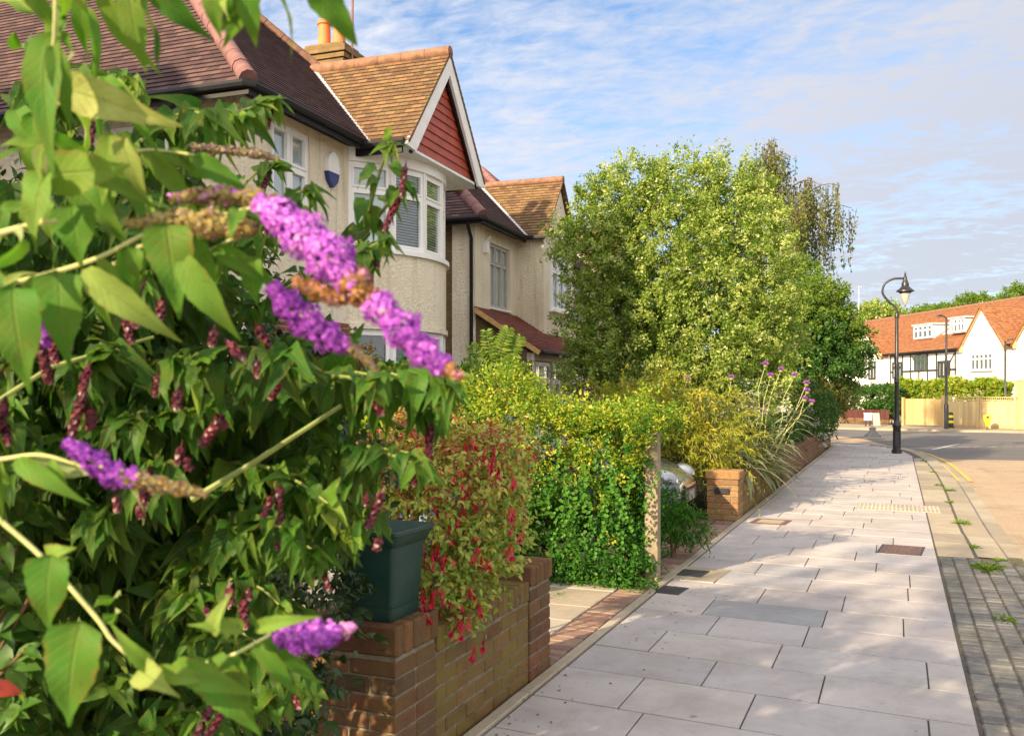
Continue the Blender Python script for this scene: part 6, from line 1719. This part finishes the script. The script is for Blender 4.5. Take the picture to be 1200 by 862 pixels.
# hand set leaves: base, tip, distance, tip offset, width, tint, shape
for a in (((60,98),(151,132),1.0,-.08,1.0,.98,0,.6),((47,205),(122,200),.98,-.05,1.5,.75,2,.5),((64,30),(18,-30),.95,-.05,1.1,.45,0,0),((64,42),(5,98),.95,-.1,1.2,.35,1,.2),((64,42),(118,60),.95,.05,1.1,.5,1,.4),((60,100),(22,62),.98,.06,1,.4,1,0),((60,102),(5,75),.98,0,1.1,.35,1,-.2),
    ((150,-20),(155,78),.95,0,1.2,.62,0,.1),((165,-25),(130,45),.95,0,1,.5,1,.1),((245,-28),(250,40),.93,0,1.25,.5,0,.1),((285,-25),(297,48),.93,0,1.3,.42,0,0),((210,-20),(206,31),.96,.03,1,.8,0,.2),((270,-20),(262,30),.95,0,1,.35,1,.3),((120,-20),(142,82),.97,0,1.1,.6,1,.5),((100,-15),(75,60),.97,0,1.1,.4,1,0),
    ((56,185),(140,205),.98,-.04,1.0,.55,1,.3),((56,170),(0,155),.98,-.03,1.3,.6,0,.3),((56,160),(112,178),1.0,.04,1.0,.45,2,.2),((140,155),(152,215),1.0,-.03,1.3,.9,1,.2),((122,90),(150,130),1.05,-.05,1,.5,1,.2),
    ((175,270),(160,205),1.05,.0,1.2,.7,1,.2),((85,240),(88,302),1.0,-.02,2.0,.42,3,0),((70,318),(66,422),.95,-.03,1.35,.3,3,0),((15,336),(16,452),.92,-.03,1.4,.28,3,0),((100,315),(160,385),.95,-.04,1.25,.85,1,.5),((195,262),(206,360),1.0,-.03,1.35,.38,3,-.1),((215,300),(240,378),1.0,-.04,1.5,.6,1,.5),((230,275),(248,350),1.02,0,1.2,.5,1,0),((160,290),(150,330),1.0,0,1.5,.45,3,0),((295,300),(292,360),1.05,0,1.4,.4,3,.2),((250,290),(310,320),1.05,-.04,1,.5,1,.3),
    ((60,650),(42,745),.9,-.02,1.55,.25,3,0),((95,728),(58,866),.9,-.03,1.4,.28,3,0),((178,782),(150,762),1.0,-.05,1.2,.7,1,.2),((165,785),(180,800),1.0,-.06,1.2,.9,3,0),((178,785),(218,800),1.0,-.05,1.1,.75,1,.3),((205,775),(255,815),1.0,-.05,1.5,.55,1,.4),((240,772),(295,862),1.05,-.04,1.3,.4,3,.1),((265,770),(290,830),1.05,-.03,1.3,.35,3,.1),((300,752),(340,812),1.05,-.03,1.1,.45,1,.1),((310,745),(362,800),1.08,-.03,1.1,.45,1,.2),((250,742),(240,725),1.0,-.04,1.5,.85,1,0),((285,735),(262,728),1.02,-.05,1.3,.8,1,.4),((300,735),(328,728),1.02,-.05,1,.7,1,.2),((120,720),(160,735),1.05,.04,1.3,.5,1,.2),((115,700),(150,712),1.1,.05,1.2,.4,3,.2),((60,660),(85,640),1.0,.03,1.4,.6,3,0),((55,655),(66,640),.98,-.03,1.5,.8,3,0),
    ((20,538),(52,572),1.0,-.05,1.1,.55,1,.3),((60,538),(68,575),1.0,-.02,1.3,.65,1,.2),((40,535),(80,520),1.0,.05,1.2,.6,1,0),((95,545),(78,528),1.0,.0,1.2,.9,3,0),((10,345),(-30,300),1,0,1.2,.4,0,0),((30,262),(18,225),1,0,1,.5,1,0),((35,262),(24,215),.98,0,1,.6,1,.3),((5,335),(28,305),1,0,1.2,.9,1,0),((0,245),(40,235),1.05,0,1.3,.5,0,.2),((175,176),(215,235),1.1,-.02,1.2,.6,1,.3),((190,178),(260,200),1.1,0,1,.45,0,.3),((155,176),(135,205),1.1,0,1.1,.5,1,0)):
    pxleaf(*a)
for S, n in ((S3, 6), (S8, 7), (S5, 4), (S4, 5), (S6, 8), (S7, 6), (S1, 4)):
    for q in range(n):
        c = np.array(random.choice(S)); D = rng.normal(size=3)*.6-UP*.75+RT*.2
        lv.add(c, D, -FWD*.7+UP*.6+rng.normal(size=3)*.4, random.uniform(.05, .1), random.uniform(.9, 1.3), T_BUDD, min(1, max(0, random.gauss(.5, .25))))
for q in range(20):      # looser leaves filling the top left corner
    u, v = random.uniform(-40, 130), random.uniform(-30, 250)
    c = atn(u, v, random.uniform(1.0, 1.45)); D = rng.normal(size=3)*.6-UP*.6
    lv.add(c, D, -FWD*.7+UP*.6+rng.normal(size=3)*.4, random.uniform(.07, .12), random.uniform(.9, 1.3), T_BUDD, min(1, max(0, random.gauss(.45, .25))))
# unseen body of the bush, added left of the view to shade the honeysuckle
P, O = scatter_blobs([(np.array(c), np.array(r_)) for c, r_ in (((-2.1, .45, 1.25), (.5, .55, .7)), ((-1.75, .15, 1.2), (.45, .45, .65)), ((-2.45, .75, 1.35), (.45, .5, .65)), ((-1.95, .85, .8), (.4, .35, .6)))], 760, .6)
uu = (P @ RT) / np.maximum(P @ FWD, .05) * FPX + UC; kq = uu < -120; P, O = P[kq], O[kq]; n = len(P)
lv.add(P, O*.5+rng.normal(size=(n, 3))*.4-UP*.5, UP*.8+O*.6+rng.normal(size=(n, 3))*.3, rng.uniform(.09, .16, n), rng.uniform(.9, 1.2, n), T_BUDD, np.clip(rng.normal(.45, .2, n), 0, 1))
lv.build('leaves', L_BUDD, bu, True); m.build('stems', M_STEM_PALE, bu, True, org=bu.location)
T_PETAL = [leaf_t(lambda t: .42*math.sin(math.pi*min(.98, .1+t*.8))**.7, 2, 3, .2, .25)]
def panicle(path, d, rpx, n, tone, label=None, seed=0, fl=.0046):
    P3 = np.array([atn(u, v, d if not hasattr(d, '__len__') else d[i]) for i, (u, v) in enumerate(path)]); dm = d if not hasattr(d, '__len__') else d[0]
    n = int(n*1.9); s = rng.random(n)*(len(path)-1); i = np.minimum(s.astype(int), len(path)-2); f = (s-i)[:, None]
    ax = P3[i]*(1-f)+P3[i+1]*f; T = nrm(P3[i+1]-P3[i]); rad = (np.array(rpx)[i]*(1-f[:, 0])+np.array(rpx)[i+1]*f[:, 0])*.82*dm/FPX
    v = rvec(n); v = nrm(v-T*(v*T).sum(1, keepdims=True)); lump = 1+.22*np.sin(s*9+np.arctan2(v[:, 2], v[:, 0])*2)
    k = np.sqrt(rng.uniform(.3, 1.0, n)); C = ax+v*(rad*k*lump)[:, None]; O = nrm(v+T*.35+rng.normal(size=(n, 3))*.25)
    a1 = nrm(np.cross(O, rvec(n))); a2 = np.cross(O, a1); lv = Leaves(); tn = tone(s/(len(path)-1), v)
    for q in range(4):
        an = q*math.pi/2; D = a1*math.cos(an)+a2*math.sin(an)
        lv.add(C, D+O*.25, O, fl*rng.uniform(.8, 1.2, n)*.72, 1.25, T_PETAL, np.clip(tn+rng.normal(0, .05, n), 0, 1))
    lv.add(C+O*fl*.02, O+rng.normal(size=(n, 3))*.2, a1, fl*.22, 1.6, T_DIA, np.full(n, .71)); lv.add(C-O*fl*.9, O+rng.normal(size=(n, 3))*.1, a1, fl*.95, .9, T_NARROW, np.clip(tn*.9, 0, .6))
    o = lv.build('flower_panicle', F_BUDD, bu, True)
    mm_ = MB(); mm_.tube([tuple(p) for p in P3], [.0022]*len(P3), 5, False); st = mm_.build('rachis', M_STEM_PALE, bu, True, org=bu.location); st.parent = o
    if label: o['label'] = label
fresh_lit = lambda s, v: np.clip(.40+.13*v[:, 2]-.14*(v@RT)+rng.normal(0, .07, len(s)), .05, .62)  # mauve lighter at upper left, sunlight put into the floret tint
def patch(lo, hi, tone):
    def f(s, v):
        t = fresh_lit(s, v); q = (s > lo) & (s < hi) & (rng.random(len(s)) < .85); t[q] = tone+rng.normal(0, .04, q.sum()); return t
    return f
panicle([(302,238),(340,262),(385,300),(425,345)], [1.02,1.0,.98,.97], [12,30,34,20], 900, patch(.86, 1.1, .76), 'longest panicle, bright mauve with browned florets')
panicle([(395,318),(430,345),(470,385),(505,420),(540,442)], [.98,.97,.96,.96,.96], [13,20,28,20,6], 800, lambda s, v: np.where(s < .3, .77, np.where(s > .87, .72, fresh_lit(s, v))))
panicle([(345,330),(385,345),(425,352)], 1.0, [8,16,8], 260, lambda s, v: np.full(len(s), .75)+rng.normal(0, .04, len(s)), 'browned spent florets')
panicle([(318,335),(345,365),(385,395),(410,408)], 1.05, [10,24,22,8], 600, lambda s, v: fresh_lit(s, v)-.12)
panicle([(405,402),(425,418),(442,432)], 1.05, [9,7,3], 120, lambda s, v: np.full(len(s), .97), 'grey faded tail')
panicle([(78,518),(105,538),(135,556),(165,562)], 1.0, [8,17,18,12], 420, lambda s, v: fresh_lit(s, v)-.12)
panicle([(140,556),(180,566),(215,573),(242,579)], 1.0, [13,12,9,3], 330, lambda s, v: np.where(rng.random(len(s)) < .5, .97, .88), 'spent grey brown panicle tip')
panicle([(316,738),(345,745),(375,745),(400,740)], 1.06, [8,24,23,10], 560, lambda s, v: fresh_lit(s, v)-.06)
panicle([(385,742),(402,738),(415,733)], 1.07, [14,12,4], 110, lambda s, v: np.full(len(s), .62))
panicle([(150,262),(200,258),(250,262),(300,268)], 1.02, [4,16,22,12], 520, lambda s, v: np.full(len(s), .9), 'pale yellowish spent panicle')
panicle([(200,232),(250,228),(300,232),(330,240)], 1.06, [5,14,14,8], 380, lambda s, v: np.where(rng.random(len(s)) < .12, .5, .9), 'pale yellowish spent panicle')
panicle([(225,172),(265,176),(300,180),(325,186)], 1.5, [6,7,7,3], 260, lambda s, v: np.full(len(s), .99), 'dark dried panicle')
panicle([(42,362),(48,385),(56,405)], 1.1, [9,12,5], 160, lambda s, v: fresh_lit(s, v)-.12)
panicle([(68,385),(76,398),(82,408)], 1.1, [8,10,4], 110, lambda s, v: fresh_lit(s, v))
# unseen street tree added behind the camera, its crown shaped to dapple the near pavement
st_ = plant('shade_tree', (-4.9, -4.6, 0), 'unseen street tree added behind the camera to dapple the near pavement', 'tree')
bl = [((-4.4, -4.4, 6.0), (1.5, 1.6, .7)), ((-3.2, -3.6, 5.7), (1.0, 1.1, .6)), ((-5.6, -4.0, 6.1), (1.0, 1.1, .6)), ((-2.6, -4.9, 6.1), (1.1, 1.1, .6)), ((-1.6, -4.2, 5.9), (.8, .9, .5))]
lv = Leaves(); P, O = scatter_blobs([(np.array(c), np.array(r)) for c, r in bl], 210, .55); crown(lv, P, O, .35, 20, .11, T_DIA, .3, .2); lv.build('crown', L_LIME, st_)
limbs(st_, (-4.9, -4.6, 0), [b[0] for b in bl], .14, M_BARK)
